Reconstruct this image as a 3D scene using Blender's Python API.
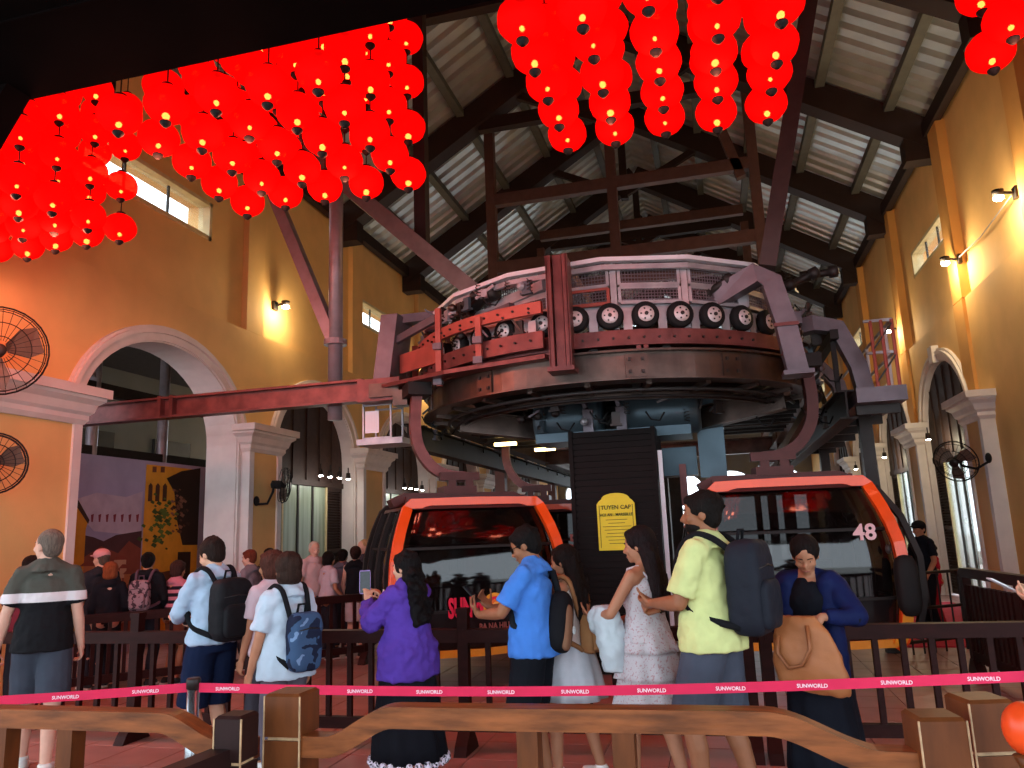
import bpy, bmesh, math, random
import numpy as np
from mathutils import Vector, Matrix
for _o in list(bpy.data.objects): bpy.data.objects.remove(_o)
random.seed(7); np.random.seed(7)
PI = math.pi
scene = bpy.context.scene
col = scene.collection

# ------------------------------------------------------------------ camera
def _unit(v): v = np.array(v, float); return v / np.linalg.norm(v)
FPX = 770.0
_Y = _unit((208.0, -141.0, -FPX)); _Z = _unit(np.cross((1, .038, 0), _Y)); _X = np.cross(_Y, _Z)
cam_d = bpy.data.cameras.new('camera'); cam = bpy.data.objects.new('camera', cam_d); col.objects.link(cam)
cam_d.sensor_fit = 'HORIZONTAL'; cam_d.sensor_width = 36; cam_d.lens = FPX / 1024 * 36
cam_d.clip_start = .05; cam_d.clip_end = 500
_m = Matrix.Identity(4)
for _r, _v in enumerate((_X, _Y, _Z)):
    for _c in range(3): _m[_r][_c] = _v[_c]
_m[2][3] = 1.68
cam.matrix_world = _m
scene.camera = cam

# ------------------------------------------------------------------ world, exposure
world = bpy.data.worlds.new('overcast_sky'); scene.world = world; world.use_nodes = True
bg = world.node_tree.nodes['Background']
bg.inputs[0].default_value = (.78, .90, 1.0, 1); bg.inputs[1].default_value = 3.0
scene.view_settings.view_transform = 'Standard'; scene.view_settings.look = 'None'
scene.view_settings.gamma = 1; scene.view_settings.use_curve_mapping = False
scene.view_settings.exposure = 0.74
try:
    scene.cycles.use_denoising = True; scene.cycles.use_light_tree = True
    scene.cycles.max_bounces = 6; scene.cycles.diffuse_bounces = 4; scene.cycles.glossy_bounces = 3
    scene.cycles.transparent_max_bounces = 10; scene.cycles.caustics_reflective = False; scene.cycles.caustics_refractive = False
    scene.cycles.sample_clamp_indirect = 4.0
except Exception: pass

# ------------------------------------------------------------------ materials
def lin(c):
    if isinstance(c, str):
        c = [int(c[i:i+2], 16) / 255 for i in (0, 2, 4)]
        c = [x / 12.92 if x <= .04045 else ((x + .055) / 1.055) ** 2.4 for x in c]
    return tuple(c[:3]) + (1.0,)
_mats = {}
def mat(name, c, rough=.6, metal=0., var=.12, vs=6., bump=0., bs=40., alpha=None, trans=0., emit=None, es=0., stretch=None, coat=0., ior=None, spec=.28):
    """procedural principled material: base colour broken up by noise, optional bump"""
    if name in _mats: return _mats[name]
    m = bpy.data.materials.new(name); m.use_nodes = True; nt = m.node_tree; N = nt.nodes; L = nt.links
    b = N['Principled BSDF']; b.inputs['Roughness'].default_value = rough; b.inputs['Metallic'].default_value = metal
    b.inputs['Specular IOR Level'].default_value = spec
    c = lin(c)
    tc = N.new('ShaderNodeTexCoord'); mp = N.new('ShaderNodeMapping'); L.new(tc.outputs['Object'], mp.inputs[0])
    if stretch: mp.inputs['Scale'].default_value = stretch
    if var > 0:
        nz = N.new('ShaderNodeTexNoise'); nz.inputs['Scale'].default_value = vs; nz.inputs['Detail'].default_value = 5
        L.new(mp.outputs[0], nz.inputs['Vector'])
        mx = N.new('ShaderNodeMix'); mx.data_type = 'RGBA'
        lo = tuple(x * (1 - var) for x in c[:3]) + (1,); hi = tuple(min(1, x * (1 + var)) for x in c[:3]) + (1,)
        mx.inputs['A'].default_value = lo; mx.inputs['B'].default_value = hi
        rp = N.new('ShaderNodeMapRange'); rp.inputs[1].default_value = .3; rp.inputs[2].default_value = .7
        L.new(nz.outputs[0], rp.inputs[0]); L.new(rp.outputs[0], mx.inputs['Factor']); L.new(mx.outputs['Result'], b.inputs['Base Color'])
    else: b.inputs['Base Color'].default_value = c
    if bump > 0:
        n2 = N.new('ShaderNodeTexNoise'); n2.inputs['Scale'].default_value = bs; n2.inputs['Detail'].default_value = 3
        L.new(mp.outputs[0], n2.inputs['Vector'])
        bp = N.new('ShaderNodeBump'); bp.inputs['Strength'].default_value = bump; bp.inputs['Distance'].default_value = .02
        L.new(n2.outputs[0], bp.inputs['Height']); L.new(bp.outputs[0], b.inputs['Normal'])
    if alpha is not None: b.inputs['Alpha'].default_value = alpha
    if trans: b.inputs['Transmission Weight'].default_value = trans
    if ior: b.inputs['IOR'].default_value = ior
    if coat: b.inputs['Coat Weight'].default_value = coat
    if emit is not None:
        b.inputs['Emission Color'].default_value = lin(emit); b.inputs['Emission Strength'].default_value = es
    _mats[name] = m; return m
def emis(name, c, s, sample='AUTO'):
    if name in _mats: return _mats[name]
    m = bpy.data.materials.new(name); m.use_nodes = True; nt = m.node_tree; nt.nodes.clear()
    e = nt.nodes.new('ShaderNodeEmission'); o = nt.nodes.new('ShaderNodeOutputMaterial')
    e.inputs[0].default_value = lin(c); e.inputs[1].default_value = s; nt.links.new(e.outputs[0], o.inputs[0])
    try: m.cycles.emission_sampling = sample
    except Exception: pass
    _mats[name] = m; return m
def ramp_mat(name, stops, axis='Z', rough=.8, scale=1.0, offs=0., noise=0., bump=.15, bs=60.):
    """colour bands along one object axis (stripes of a garment); stops: (pos, colour)"""
    if name in _mats: return _mats[name]
    m = bpy.data.materials.new(name); m.use_nodes = True; nt = m.node_tree; N = nt.nodes; L = nt.links
    b = N['Principled BSDF']; b.inputs['Roughness'].default_value = rough; b.inputs['Specular IOR Level'].default_value = .12
    tc = N.new('ShaderNodeTexCoord'); sp = N.new('ShaderNodeSeparateXYZ'); L.new(tc.outputs['Object'], sp.inputs[0])
    mr = N.new('ShaderNodeMapRange'); mr.inputs[1].default_value = offs; mr.inputs[2].default_value = offs + scale
    L.new(sp.outputs[axis], mr.inputs[0])
    cr = N.new('ShaderNodeValToRGB'); cr.color_ramp.interpolation = 'CONSTANT'
    el = cr.color_ramp.elements
    while len(el) < len(stops): el.new(.5)
    for e, (p, c) in zip(el, stops): e.position = p; e.color = lin(c)
    L.new(mr.outputs[0], cr.inputs[0]); L.new(cr.outputs[0], b.inputs['Base Color'])
    n2 = N.new('ShaderNodeTexNoise'); n2.inputs['Scale'].default_value = bs; L.new(tc.outputs['Object'], n2.inputs['Vector'])
    bp = N.new('ShaderNodeBump'); bp.inputs['Strength'].default_value = bump; bp.inputs['Distance'].default_value = .02
    L.new(n2.outputs[0], bp.inputs['Height']); L.new(bp.outputs[0], b.inputs['Normal'])
    _mats[name] = m; return m
def spot_mat(name, base, spots, scale=60., thr=.42, rough=.85):
    """printed cloth: blotches of one colour on another"""
    if name in _mats: return _mats[name]
    m = bpy.data.materials.new(name); m.use_nodes = True; nt = m.node_tree; N = nt.nodes; L = nt.links
    b = N['Principled BSDF']; b.inputs['Roughness'].default_value = rough; b.inputs['Specular IOR Level'].default_value = .12
    tc = N.new('ShaderNodeTexCoord'); nz = N.new('ShaderNodeTexNoise'); nz.inputs['Scale'].default_value = scale; nz.inputs['Detail'].default_value = 2
    L.new(tc.outputs['Object'], nz.inputs['Vector'])
    cr = N.new('ShaderNodeValToRGB'); cr.color_ramp.interpolation = 'CONSTANT'
    el = cr.color_ramp.elements
    while len(el) < len(spots) + 1: el.new(.5)
    el[0].position = 0; el[0].color = lin(spots[0])
    for i, s in enumerate(spots[1:]): el[i+1].position = thr * (i+1) / len(spots); el[i+1].color = lin(s)
    el[len(spots)].position = thr; el[len(spots)].color = lin(base)
    L.new(nz.outputs[0], cr.inputs[0]); L.new(cr.outputs[0], b.inputs['Base Color'])
    _mats[name] = m; return m

# ------------------------------------------------------------------ mesh building
class MB:
    def __init__(s): s.v = []; s.f = []
    def add(s, vs, fs):
        o = len(s.v); s.v += [tuple(map(float, p)) for p in vs]; s.f += [tuple(i + o for i in f) for f in fs]; return s
    def box(s, c, d, rz=0., rot=None):
        x, y, z = d[0]/2, d[1]/2, d[2]/2
        P = [(-x,-y,-z),(x,-y,-z),(x,y,-z),(-x,y,-z),(-x,-y,z),(x,-y,z),(x,y,z),(-x,y,z)]
        if rz: rot = Matrix.Rotation(rz, 3, 'Z')
        P = [((rot @ Vector(p)) if rot else Vector(p)) + Vector(c) for p in P]
        return s.add(P, [(3,2,1,0),(4,5,6,7),(0,1,5,4),(1,2,6,5),(2,3,7,6),(3,0,4,7)])
    def lo(s, a, b): # box from two corners
        return s.box([(a[i]+b[i])/2 for i in range(3)], [abs(b[i]-a[i]) for i in range(3)])
    def bar(s, p0, p1, w, h, up=(0,0,1)):
        p0, p1 = Vector(p0), Vector(p1); d = (p1-p0).normalized(); u = Vector(up)
        if abs(d.dot(u)) > .97: u = Vector((0,1,0))
        r = d.cross(u).normalized(); u = r.cross(d)
        P = [p + r*(a*w/2) + u*(b*h/2) for p in (p0,p1) for a,b in ((-1,-1),(1,-1),(1,1),(-1,1))]
        return s.add(P, [(0,1,2,3),(7,6,5,4),(0,4,5,1),(1,5,6,2),(2,6,7,3),(3,7,4,0)])
    def ibeam(s, p0, p1, w, h, t=.02):
        p0, p1 = Vector(p0), Vector(p1)
        s.bar(p0 + Vector((0,0,h/2-t/2)), p1 + Vector((0,0,h/2-t/2)), w, t); s.bar(p0 - Vector((0,0,h/2-t/2)), p1 - Vector((0,0,h/2-t/2)), w, t)
        return s.bar(p0, p1, t, h)
    def tube(s, pts, r, n=8, cap=True, closed=False):
        pts = [Vector(p) for p in pts]; k = len(pts); rs = r if isinstance(r, (list, tuple)) else [r]*k
        t0 = (pts[1]-pts[0]).normalized(); u = t0.orthogonal().normalized(); V = []
        for i in range(k):
            if closed: t = (pts[(i+1)%k]-pts[i-1]).normalized()
            else: t = (pts[min(i+1,k-1)]-pts[max(i-1,0)]).normalized()
            u = (u - t*u.dot(t)).normalized(); w = t.cross(u)
            V += [pts[i] + (u*math.cos(2*PI*j/n) + w*math.sin(2*PI*j/n))*rs[i] for j in range(n)]
        F = []
        for i in range(k if closed else k-1):
            a, b = i*n, ((i+1)%k)*n
            F += [(a+j, a+(j+1)%n, b+(j+1)%n, b+j) for j in range(n)]
        if cap and not closed: F += [tuple(reversed(range(n))), tuple(range((k-1)*n, k*n))]
        return s.add(V, F)
    def sweep(s, pts, w, h, closed=False, up=(0,0,1)):
        """rectangular section swept along a path, section kept upright"""
        pts = [Vector(p) for p in pts]; k = len(pts); U = Vector(up); V = []
        for i in range(k):
            if closed: t = (pts[(i+1)%k]-pts[i-1]).normalized()
            else: t = (pts[min(i+1,k-1)]-pts[max(i-1,0)]).normalized()
            r = t.cross(U).normalized(); u = r.cross(t)
            V += [pts[i] + r*(a*w/2) + u*(b*h/2) for a,b in ((-1,-1),(1,-1),(1,1),(-1,1))]
        F = []
        for i in range(k if closed else k-1):
            a, b = i*4, ((i+1)%k)*4
            F += [(a+j, b+j, b+(j+1)%4, a+(j+1)%4) for j in range(4)]
        if not closed: F += [(0,1,2,3), tuple(reversed(range((k-1)*4, k*4)))]
        return s.add(V, F)
    def lathe(s, prof, n=16, c=(0,0,0), rot=None):
        c = Vector(c); V = []; F = []
        for r, z in prof:
            for j in range(n):
                p = Vector((r*math.cos(2*PI*j/n), r*math.sin(2*PI*j/n), z)); V.append(((rot @ p) if rot else p) + c)
        k = len(prof)
        for i in range(k-1): F += [(i*n+j, i*n+(j+1)%n, (i+1)*n+(j+1)%n, (i+1)*n+j) for j in range(n)]
        F += [tuple(reversed(range(n))), tuple(range((k-1)*n, k*n))]
        return s.add(V, F)
    def ell(s, c, r, nu=14, nv=9, rot=None, e=1.0):
        """(super)ellipsoid, e<1 gets boxier"""
        def sp(x): return math.copysign(abs(x)**e, x)
        c = Vector(c); V = []; F = []
        for i in range(1, nv):
            a = PI*i/nv - PI/2; ca, sa = sp(math.cos(a)), sp(math.sin(a))
            for j in range(nu):
                b = 2*PI*j/nu; p = Vector((r[0]*ca*sp(math.cos(b)), r[1]*ca*sp(math.sin(b)), r[2]*sa)); V.append(((rot @ p) if rot else p)+c)
        for i in range(nv-2): F += [(i*nu+j, i*nu+(j+1)%nu, (i+1)*nu+(j+1)%nu, (i+1)*nu+j) for j in range(nu)]
        k = len(V); b0 = Vector((0,0,-r[2])); b1 = Vector((0,0,r[2]))
        V += [((rot @ b0) if rot else b0)+c, ((rot @ b1) if rot else b1)+c]
        F += [(k, (j+1)%nu, j) for j in range(nu)] + [(k+1, (nv-2)*nu+j, (nv-2)*nu+(j+1)%nu) for j in range(nu)]
        return s.add(V, F)
    def cone(s, p0, r0, p1, r1, n=14):
        return s.tube([p0, p1], [r0, r1], n)
    def caps(s, p0, r0, p1, r1, n=12):
        s.cone(p0, r0, p1, r1, n); s.ell(p0, (r0,)*3, n, 8); return s.ell(p1, (r1,)*3, n, 8)
    def loft(s, rings):
        """stack of elliptic rings (cx,cy,z,rx,ry)"""
        n = 20; V = []; F = []
        for cx, cy, z, rx, ry in rings: V += [(cx+rx*math.cos(2*PI*j/n), cy+ry*math.sin(2*PI*j/n), z) for j in range(n)]
        k = len(rings); up = rings[-1][2] > rings[0][2]
        for i in range(k-1):
            for j in range(n):
                q = (i*n+j, i*n+(j+1)%n, (i+1)*n+(j+1)%n, (i+1)*n+j); F.append(q if up else q[::-1])
        a, b = tuple(reversed(range(n))), tuple(range((k-1)*n, k*n))
        F += [a, b] if up else [a[::-1], b[::-1]]
        return s.add(V, F)
    def mesh(s, name, off=None, smooth=False):
        me = bpy.data.meshes.new(name)
        V = s.v if off is None else [(p[0]-off[0], p[1]-off[1], p[2]-off[2]) for p in s.v]
        me.from_pydata(V, [], s.f); me.update()
        if smooth: me.polygons.foreach_set('use_smooth', [True]*len(me.polygons))
        return me
    def build(s, name, m, parent=None, smooth=False, local=False, origin=None):
        """parent given: vertices are world coordinates unless local"""
        off = None
        if parent is not None and not local: off = wloc(parent)
        if parent is None:
            if origin is None:
                a = np.array(s.v); origin = ((a[:,0].min()+a[:,0].max())/2, (a[:,1].min()+a[:,1].max())/2, a[:,2].min())
            if not local: off = origin
        o = bpy.data.objects.new(name, s.mesh(name, off, smooth)); col.objects.link(o)
        if m is not None: o.data.materials.append(m)
        if parent is not None: o.parent = parent
        elif not local: o.location = origin
        return o
def wloc(o):
    v = Vector((0,0,0))
    while o is not None: v += o.location; o = o.parent
    return v
def tag(o, label, cat, group=None, kind=None):
    if label: o['label'] = label
    if cat: o['category'] = cat
    if group: o['group'] = group
    if kind: o['kind'] = kind
    return o
def thing(name, label, cat, loc=(0,0,0), rz=0., group=None):
    o = bpy.data.objects.new(name, None); col.objects.link(o); o.location = loc; o.rotation_euler = (0,0,rz); o.empty_display_size = .1
    return tag(o, label, cat, group)
def struct(o, label=None): o['kind'] = 'structure'; o['label'] = label or o.name.replace('_', ' '); return o
def copy_tree(o, parent=None, depth=0):
    c = o.copy(); col.objects.link(c); c.parent = parent
    for ch in kids.get(o.name, []): copy_tree(ch, c)
    return c
kids = {}
def note_kids():
    kids.clear()
    for o in bpy.data.objects:
        if o.parent: kids.setdefault(o.parent.name, []).append(o)
def poly_extrude(name, outer, holes, axis, a, b, m, parent=None):
    """flat outline (u,v) with holes, extruded from a to b along world axis X or Y; v is height"""
    bm = bmesh.new(); loops = []
    for lp in [outer] + holes:
        vs = [bm.verts.new((p[0], p[1], 0)) for p in lp]; loops.append([bm.edges.new((vs[i], vs[(i+1) % len(vs)])) for i in range(len(vs))])
    r = bmesh.ops.triangle_fill(bm, use_beauty=True, use_dissolve=False, edges=bm.edges[:], normal=(0,0,1))
    for f in bm.faces:
        f.normal_update()
        if f.normal.z < 0: f.normal_flip()
    ex = bmesh.ops.extrude_face_region(bm, geom=bm.faces[:])
    bmesh.ops.translate(bm, verts=[g for g in ex['geom'] if isinstance(g, bmesh.types.BMVert)], vec=(0,0,1))
    for v in bm.verts:
        u, w, t = v.co; d = a + (b-a)*t
        v.co = (d, u, w) if axis == 'X' else (u, d, w)
    bmesh.ops.recalc_face_normals(bm, faces=bm.faces[:])
    me = bpy.data.meshes.new(name); bm.to_mesh(me); bm.free()
    o = bpy.data.objects.new(name, me); col.objects.link(o); me.materials.append(m)
    if parent: o.parent = parent; o.location = -wloc(parent)
    return o
_font = None
def text_mesh(s, size, bold=.0, ext=.004, align='CENTER', name='lettering'):
    cu = bpy.data.curves.new('t', 'FONT'); cu.body = s; cu.size = size; cu.offset = bold; cu.extrude = ext; cu.align_x = align; cu.resolution_u = 3
    ob = bpy.data.objects.new('t', cu); col.objects.link(ob)
    dg = bpy.context.evaluated_depsgraph_get(); me = bpy.data.meshes.new_from_object(ob.evaluated_get(dg)); me.name = name
    bpy.data.objects.remove(ob); return me
# ------------------------------------------------------------------ lettering meshes, made first while the scene is small
TXT = {k: text_mesh(s, z, b) for k, (s, z, b) in {
    'sunw': ('SUNW', .30, .012), 'rld': ('RLD', .30, .012), 'hills': ('BA NA HILLS', .115, .002), 'n48': ('48', .225, .005), 'n51': ('51', .26, .006),
    'belt': ('SUNWORLD', .034, .0006), 'cap': ('TUYEN CAP', .068, .001), 'line': ('HOI AN - MARSEILLE', .047, .001)}.items()}
# ------------------------------------------------------------------ base materials
M_wall = mat('ochre_plaster', 'e6b877', .8, var=.09, vs=1.2, bump=.08, bs=30)
M_pil = mat('deep_ochre_plaster', 'd99f58', .8, var=.08, vs=1.5)
M_white = mat('white_moulding', 'ddd3cf', .65, var=.06, vs=4)
M_dkwood = mat('dark_shutter_wood', '3b2a25', .6, var=.2, vs=8)
M_glass = mat('green_tinted_glass', 'b9d0be', .1, var=.2, vs=2.2, alpha=.45)
M_sheet = mat('galvanised_roof_sheet', 'c6cccc', .36, .6, var=.12, vs=2)
M_rafter = mat('brown_painted_steel_rafter', '2e1f1d', .6, var=.15, vs=2)
M_purlin = mat('grey_steel_purlin', '5d5f5e', .55, .2, var=.12)
M_tile = mat('terracotta_floor_tile', '9c726b', .42, var=.14, vs=3.0, bump=.03, bs=20)
M_grout = mat('dark_grout', '5b3a34', .8)
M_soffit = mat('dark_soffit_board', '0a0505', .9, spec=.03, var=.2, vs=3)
M_grey = mat('grey_render', '82837e', .8, var=.08, vs=1)
M_steel = mat('dark_steel', '35302f', .5, .5, var=.2)
M_frame = mat('cream_window_frame', 'd8c79a', .6)
M_alum = mat('dark_window_mullion', '35322e', .5)
XL, XR, EAVE, RIDX, SLOPE = -8.3, 4.7, 9.1, -1.8, .63
Y0, Y1 = 4.3, 41.5
RIDZ = EAVE + (RIDX - XL) * SLOPE

# ---- floor
fl = MB().lo((-26, -14, -.25), (20, 60, -.012)).build('floor', M_grout); struct(fl, 'terracotta tiled floor with dark joints')
far = MB()
tm = None; T = .5; n = 0
for j in range(13):
    for i in range(23):
        x, y = -6.5 + T*(i+.5), 4.0 + T*(j+.5)
        if tm is None:
            b = MB(); a = T/2 - .004; c = a - .006
            b.add([(-a,-a,-.012),(a,-a,-.012),(a,a,-.012),(-a,a,-.012),(-a,-a,-.003),(a,-a,-.003),(a,a,-.003),(-a,a,-.003),(-c,-c,0),(c,-c,0),(c,c,0),(-c,c,0)],
                  [(0,1,5,4),(1,2,6,5),(2,3,7,6),(3,0,4,7),(4,5,9,8),(5,6,10,9),(6,7,11,10),(7,4,8,11),(8,9,10,11)])
            tm = b.mesh('tile'); tm.materials.append(M_tile)
        o = bpy.data.objects.new('tile', tm); col.objects.link(o); o.parent = fl
        o.location = (x - fl.location.x, y - fl.location.y, -fl.location.z - random.random()*.0015)
for j in range(-8, 74):
    for i in range(-16, 30):
        x, y = -6.5 + T*(i+.5), 4.0 + T*(j+.5)
        if 0 <= i < 23 and 0 <= j < 13: continue
        a = T/2 - .004
        far.add([(x-a,y-a,0),(x+a,y-a,0),(x+a,y+a,0),(x-a,y+a,0)], [(0,1,2,3)])
o = far.build('tile_field', M_tile, fl); o['kind'] = 'stuff'
pz = MB().lo((-40, -40, -.3), (40, -.02, -.004)).build('floor_bounce_front', mat('pale_bounce_ground', 'b9b6b0', .8, var=.1, vs=.8)); struct(pz, 'unseen pale ground added outside the entrance to bounce daylight')  # unseen pale ground, added to bounce neutral daylight up onto the roof
pz = MB().lo((-40, 41.6, -.3), (40, 80, -.004)).build('floor_bounce_far', mat('pale_bounce_ground', 'b9b6b0')); struct(pz, 'pale ground added beyond the far doorways to bounce daylight')  # same pale bounce ground, added at the far end
# ---- walls with arches
def arch_pts(c, hw, spring, rise, n=20):
    return [(c - hw*math.cos(PI*i/n), spring + rise*math.sin(PI*i/n)) for i in range(n+1)]
L_OPEN = [(8.45, 12.1), (13.35, 16.75), (18.2, 21.6), (23.05, 26.45), (27.9, 31.3), (32.75, 36.15)]
R_OPEN = [(15.85, 19.15), (20.4, 23.7), (24.95, 28.25), (29.5, 32.8), (34.05, 37.35)]
SPR, RISE = 3.42, 1.45
def side_wall(name, opens, x_in, x_up, x_out, windows, label):
    pts = [(Y0, 0)]
    for a, b in opens:
        pts += [(a, 0)] + arch_pts((a+b)/2, (b-a)/2, SPR, RISE) + [(b, 0)]
    pts += [(Y1, 0), (Y1, 5.62), (Y0, 5.62)]
    w = poly_extrude(name, pts, [], 'X', x_in, x_out, M_wall); struct(w, label)
    up = poly_extrude('upper_wall', [(Y0, 5.62), (Y1, 5.62), (Y1, EAVE+.35), (Y0, EAVE+.35)],
                      [[(a, c), (b, c), (b, d), (a, d)] for a, b, c, d in windows], 'X', x_up, x_out, M_wall, w)
    return w
WIN_Z = (7.02, 7.72)
LW = [(8.3, 11.3, *WIN_Z), (17.3, 19.9, *WIN_Z), (26.2, 28.8, *WIN_Z)]
RW = [(16.15, 18.9, 7.1, 7.72), (24.6, 27.3, 7.1, 7.72), (33, 35.6, 7.1, 7.72)]
wall_l = side_wall('wall_left', L_OPEN, XL, XL-.12, XL-.6, LW, 'ochre plaster wall with arches along the left side')
wall_r = side_wall('wall_right', R_OPEN, XR, XR+.12, XR+.6, RW, 'ochre plaster wall with arched windows along the right side')
def dress(wall, opens, x, s, piers, pil):
    """s=+1: room lies towards +X of x"""
    for a, b in opens:
        t = .24; c, hw = (a+b)/2, (b-a)/2 + t/2
        if s > 0 and a < 9: a_ = a
        path = [(x + s*.03, a - t/2, .0)] + [(x + s*.03, y, z) for y, z in arch_pts(c, hw, SPR, RISE + t/2, 24)] + [(x + s*.03, b + t/2, .0)]
        tr = MB().sweep(path, t, .07, up=(1,0,0)).build('arch_trim', M_white, wall)
        path2 = [(x + s*.085, p[1] + (c - p[1])*(-.03), p[2] + (.03 if p[2] > SPR else 0)) for p in path]
        MB().sweep(path2, .07, .05, up=(1,0,0)).build('trim_bead', M_white, tr)
        path3 = [(x - s*.28, a+.012, 0.)] + [(x - s*.28, y, z) for y, z in arch_pts(c, (b-a)/2-.012, SPR, RISE-.012, 24)] + [(x - s*.28, b-.012, 0.)]
        MB().sweep(path3, .024, .62, up=(1,0,0)).build('reveal', M_white, wall)
        if s < 0: MB().box((x + s*.08, c, SPR+RISE+.13), (.14, .3, .36)).build('keystone', M_white, wall)
    for a, b in piers:
        p = MB().lo((x - s*.02, a+.12, 0), (x + s*.2, b-.12, 3.34)).build('pier', M_wall, wall)
        for y in (a+.06, b-.06): MB().lo((x, y-.07, 0), (x + s*.235, y+.07, 3.34)).build('pier_edge', M_white, p)
        cp = MB()
        rings = [(3.30,.02),(3.36,.06),(3.42,.06),(3.46,.10),(3.56,.13),(3.62,.20),(3.66,.20),(3.66,.25),(3.78,.25)]
        V = []; F = []
        for z, e in rings: V += [(x, a-e, z), (x + s*(.22+e), a-e, z), (x + s*(.22+e), b+e, z), (x, b+e, z)]
        for i in range(len(rings)-1): F += [(i*4+j, i*4+(j+1)%4, (i+1)*4+(j+1)%4, (i+1)*4+j) for j in range(4)]
        k = len(rings)-1; F += [(3,2,1,0), (k*4,k*4+1,k*4+2,k*4+3)]
        cp.add(V, F if s > 0 else [f[::-1] for f in F]).build('capital', M_white, wall)
    for y in pil: MB().lo((x - s*.3, y-.28, 5.622), (x + s*(.0 if s > 0 else .05), y+.28, EAVE+.1)).build('pilaster', M_wall if s > 0 else M_pil, wall)
dress(wall_l, L_OPEN, XL, 1, [(5.9, 8.35), (12.2, 13.25), (16.85, 18.1), (21.7, 22.95), (26.55, 27.8), (31.4, 32.65)], [12.6, 17.0, 21.4, 25.9, 30.4, 34.9])
dress(wall_r, R_OPEN, XR, -1, [(14.75, 15.75), (19.25, 20.3), (23.8, 24.85), (28.35, 29.4), (32.9, 33.95)], [11.9, 15.6, 20.1, 24.5, 28.9, 33.3])
# right pier strip runs the whole height beside the lamps
for y in (15.6, 20.1, 24.5): MB().lo((XR-.06, y-.28, 3.7), (XR+.1, y+.28, 5.6)).build('pilaster_foot', M_pil, wall_r)
MB().lo((XR-.05, 11.62, 0), (XR+.1, 12.18, 5.6)).build('pilaster_foot', M_pil, wall_r)
# ---- clerestory windows
wn = 0
def clerestory(x, s, a, b, c, d, label):
    global wn; wn += 1
    w = thing('window_%d' % wn, label, None, (x, (a+b)/2, c)); w['kind'] = 'structure'
    f = MB(); t = .07; xi = x - s*.1
    f.lo((xi-.1,a,c),(xi+.14*1,b,c+t)); f.lo((xi-.1,a,d-t),(xi+.14,b,d)); f.lo((xi-.1,a,c),(xi+.14,a+t,d)); f.lo((xi-.1,b-t,c),(xi+.14,b,d))
    f.build('window_frame', M_frame, w)
    n = 3
    for i in range(1, n): y = a + (b-a)*i/n; MB().lo((xi-.02,y-.016,c+t),(xi+.02,y+.016,d-t)).build('mullion', M_alum, w)
    for i in range(n):
        y0, y1 = a + (b-a)*i/n + .03, a + (b-a)*(i+1)/n - .03
        MB().lo((xi-.006,y0,c+t),(xi+.006,y1,d-t)).build('pane', M_pane, w)
M_pane = mat('clear_window_pane', 'ffffff', .02, var=0, alpha=.12)
for i, a in enumerate(LW): clerestory(XL-.12, 1, *a, ['clerestory window partly behind lanterns on the left wall', 'clerestory window above the second pier of the left wall', 'distant clerestory window on the left wall'][i])
for i, a in enumerate(RW): clerestory(XR+.12, -1, *a, ['clerestory window nearest on the right wall', 'second clerestory window on the right wall', 'distant clerestory window on the right wall'][i])
# ---- arched windows: shutters either side of tall glazing
slat_cache = {}
def arched_window(x, s, a, b, label, tint, dep=.3):
    global wn; wn += 1
    c, hw = (a+b)/2, (b-a)/2; xi = x - s*dep
    w = thing('window_%d' % wn, label, None, (xi, c, 0)); w['kind'] = 'structure'
    # fanlight board following the arch
    pts = [(a+.03, 2.95)] + arch_pts(c, hw-.03, SPR, RISE-.03, 16) + [(b-.03, 2.95)]
    poly_extrude('fanlight_board', pts, [], 'X', xi-.03, xi+.03, M_dkwood, w)
    for k in range(5):
        y = a + (b-a)*(k+1)/6; h = SPR + RISE*math.sqrt(max(0, 1-((y-c)/hw)**2)) - .1
        MB().lo((xi+s*.03, y-.02, 2.97), (xi+s*.06, y+.02, h)).build('glazing_bar', M_dkwood, w)
    MB().lo((xi-.05, a+.02, 2.85), (xi+.07, b-.02, 2.97)).build('transom', M_dkwood, w)
    sw = .78
    for y0, y1 in ((a+.03, a+sw), (b-sw, b-.03)):
        sh = MB()
        sh.lo((xi-.02,y0,0.05),(xi+.03,y0+.07,2.85)); sh.lo((xi-.02,y1-.07,0.05),(xi+.03,y1,2.85))
        for z in (.05, 1.4, 2.77): sh.lo((xi-.02,y0,z),(xi+.03,y1,z+.08))
        so = sh.build('shutter', M_dkwood, w)
        MB().lo((xi-s*.045-.008, y0+.02, .07), (xi-s*.045+.008, y1-.02, 2.84)).build('shutter_sky_block', M_dkwood, so)  # panel added behind the slats to block the bright sky
        ls = MB(); z = .16
        while z < 2.75: ls.box((xi, (y0+y1)/2, z), (.05, y1-y0-.12, .012), rot=Matrix.Rotation(s*.6, 3, 'Y')); z += .06
        q = ls.build('louvre_slats', M_dkwood, so); q['kind'] = 'stuff'
    MB().lo((xi-.012, a+sw, .1), (xi+.012, b-sw, 2.85)).build('pane', tint, w)
    for k in range(4):
        y = a + sw + (b-a-2*sw)*k/3
        MB().lo((xi-.03, y-.03, .05), (xi+.04, y+.03, 2.85)).build('mullion', M_frame if k in (0,3) else M_alum, w)
M_curt = mat('pale_green_curtained_glass', '9fae9a', .25, var=.3, vs=1.6, stretch=(1,4,.3))
for i, (a, b) in enumerate(L_OPEN[1:]):
    arched_window(XL, 1, a, b, ['arched doorway with dark louvred shutters behind the steel post', 'arched window behind the left cable car', 'fourth arch of the left wall', 'fifth arch of the left wall', 'sixth arch of the left wall'][i], M_curt)
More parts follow.
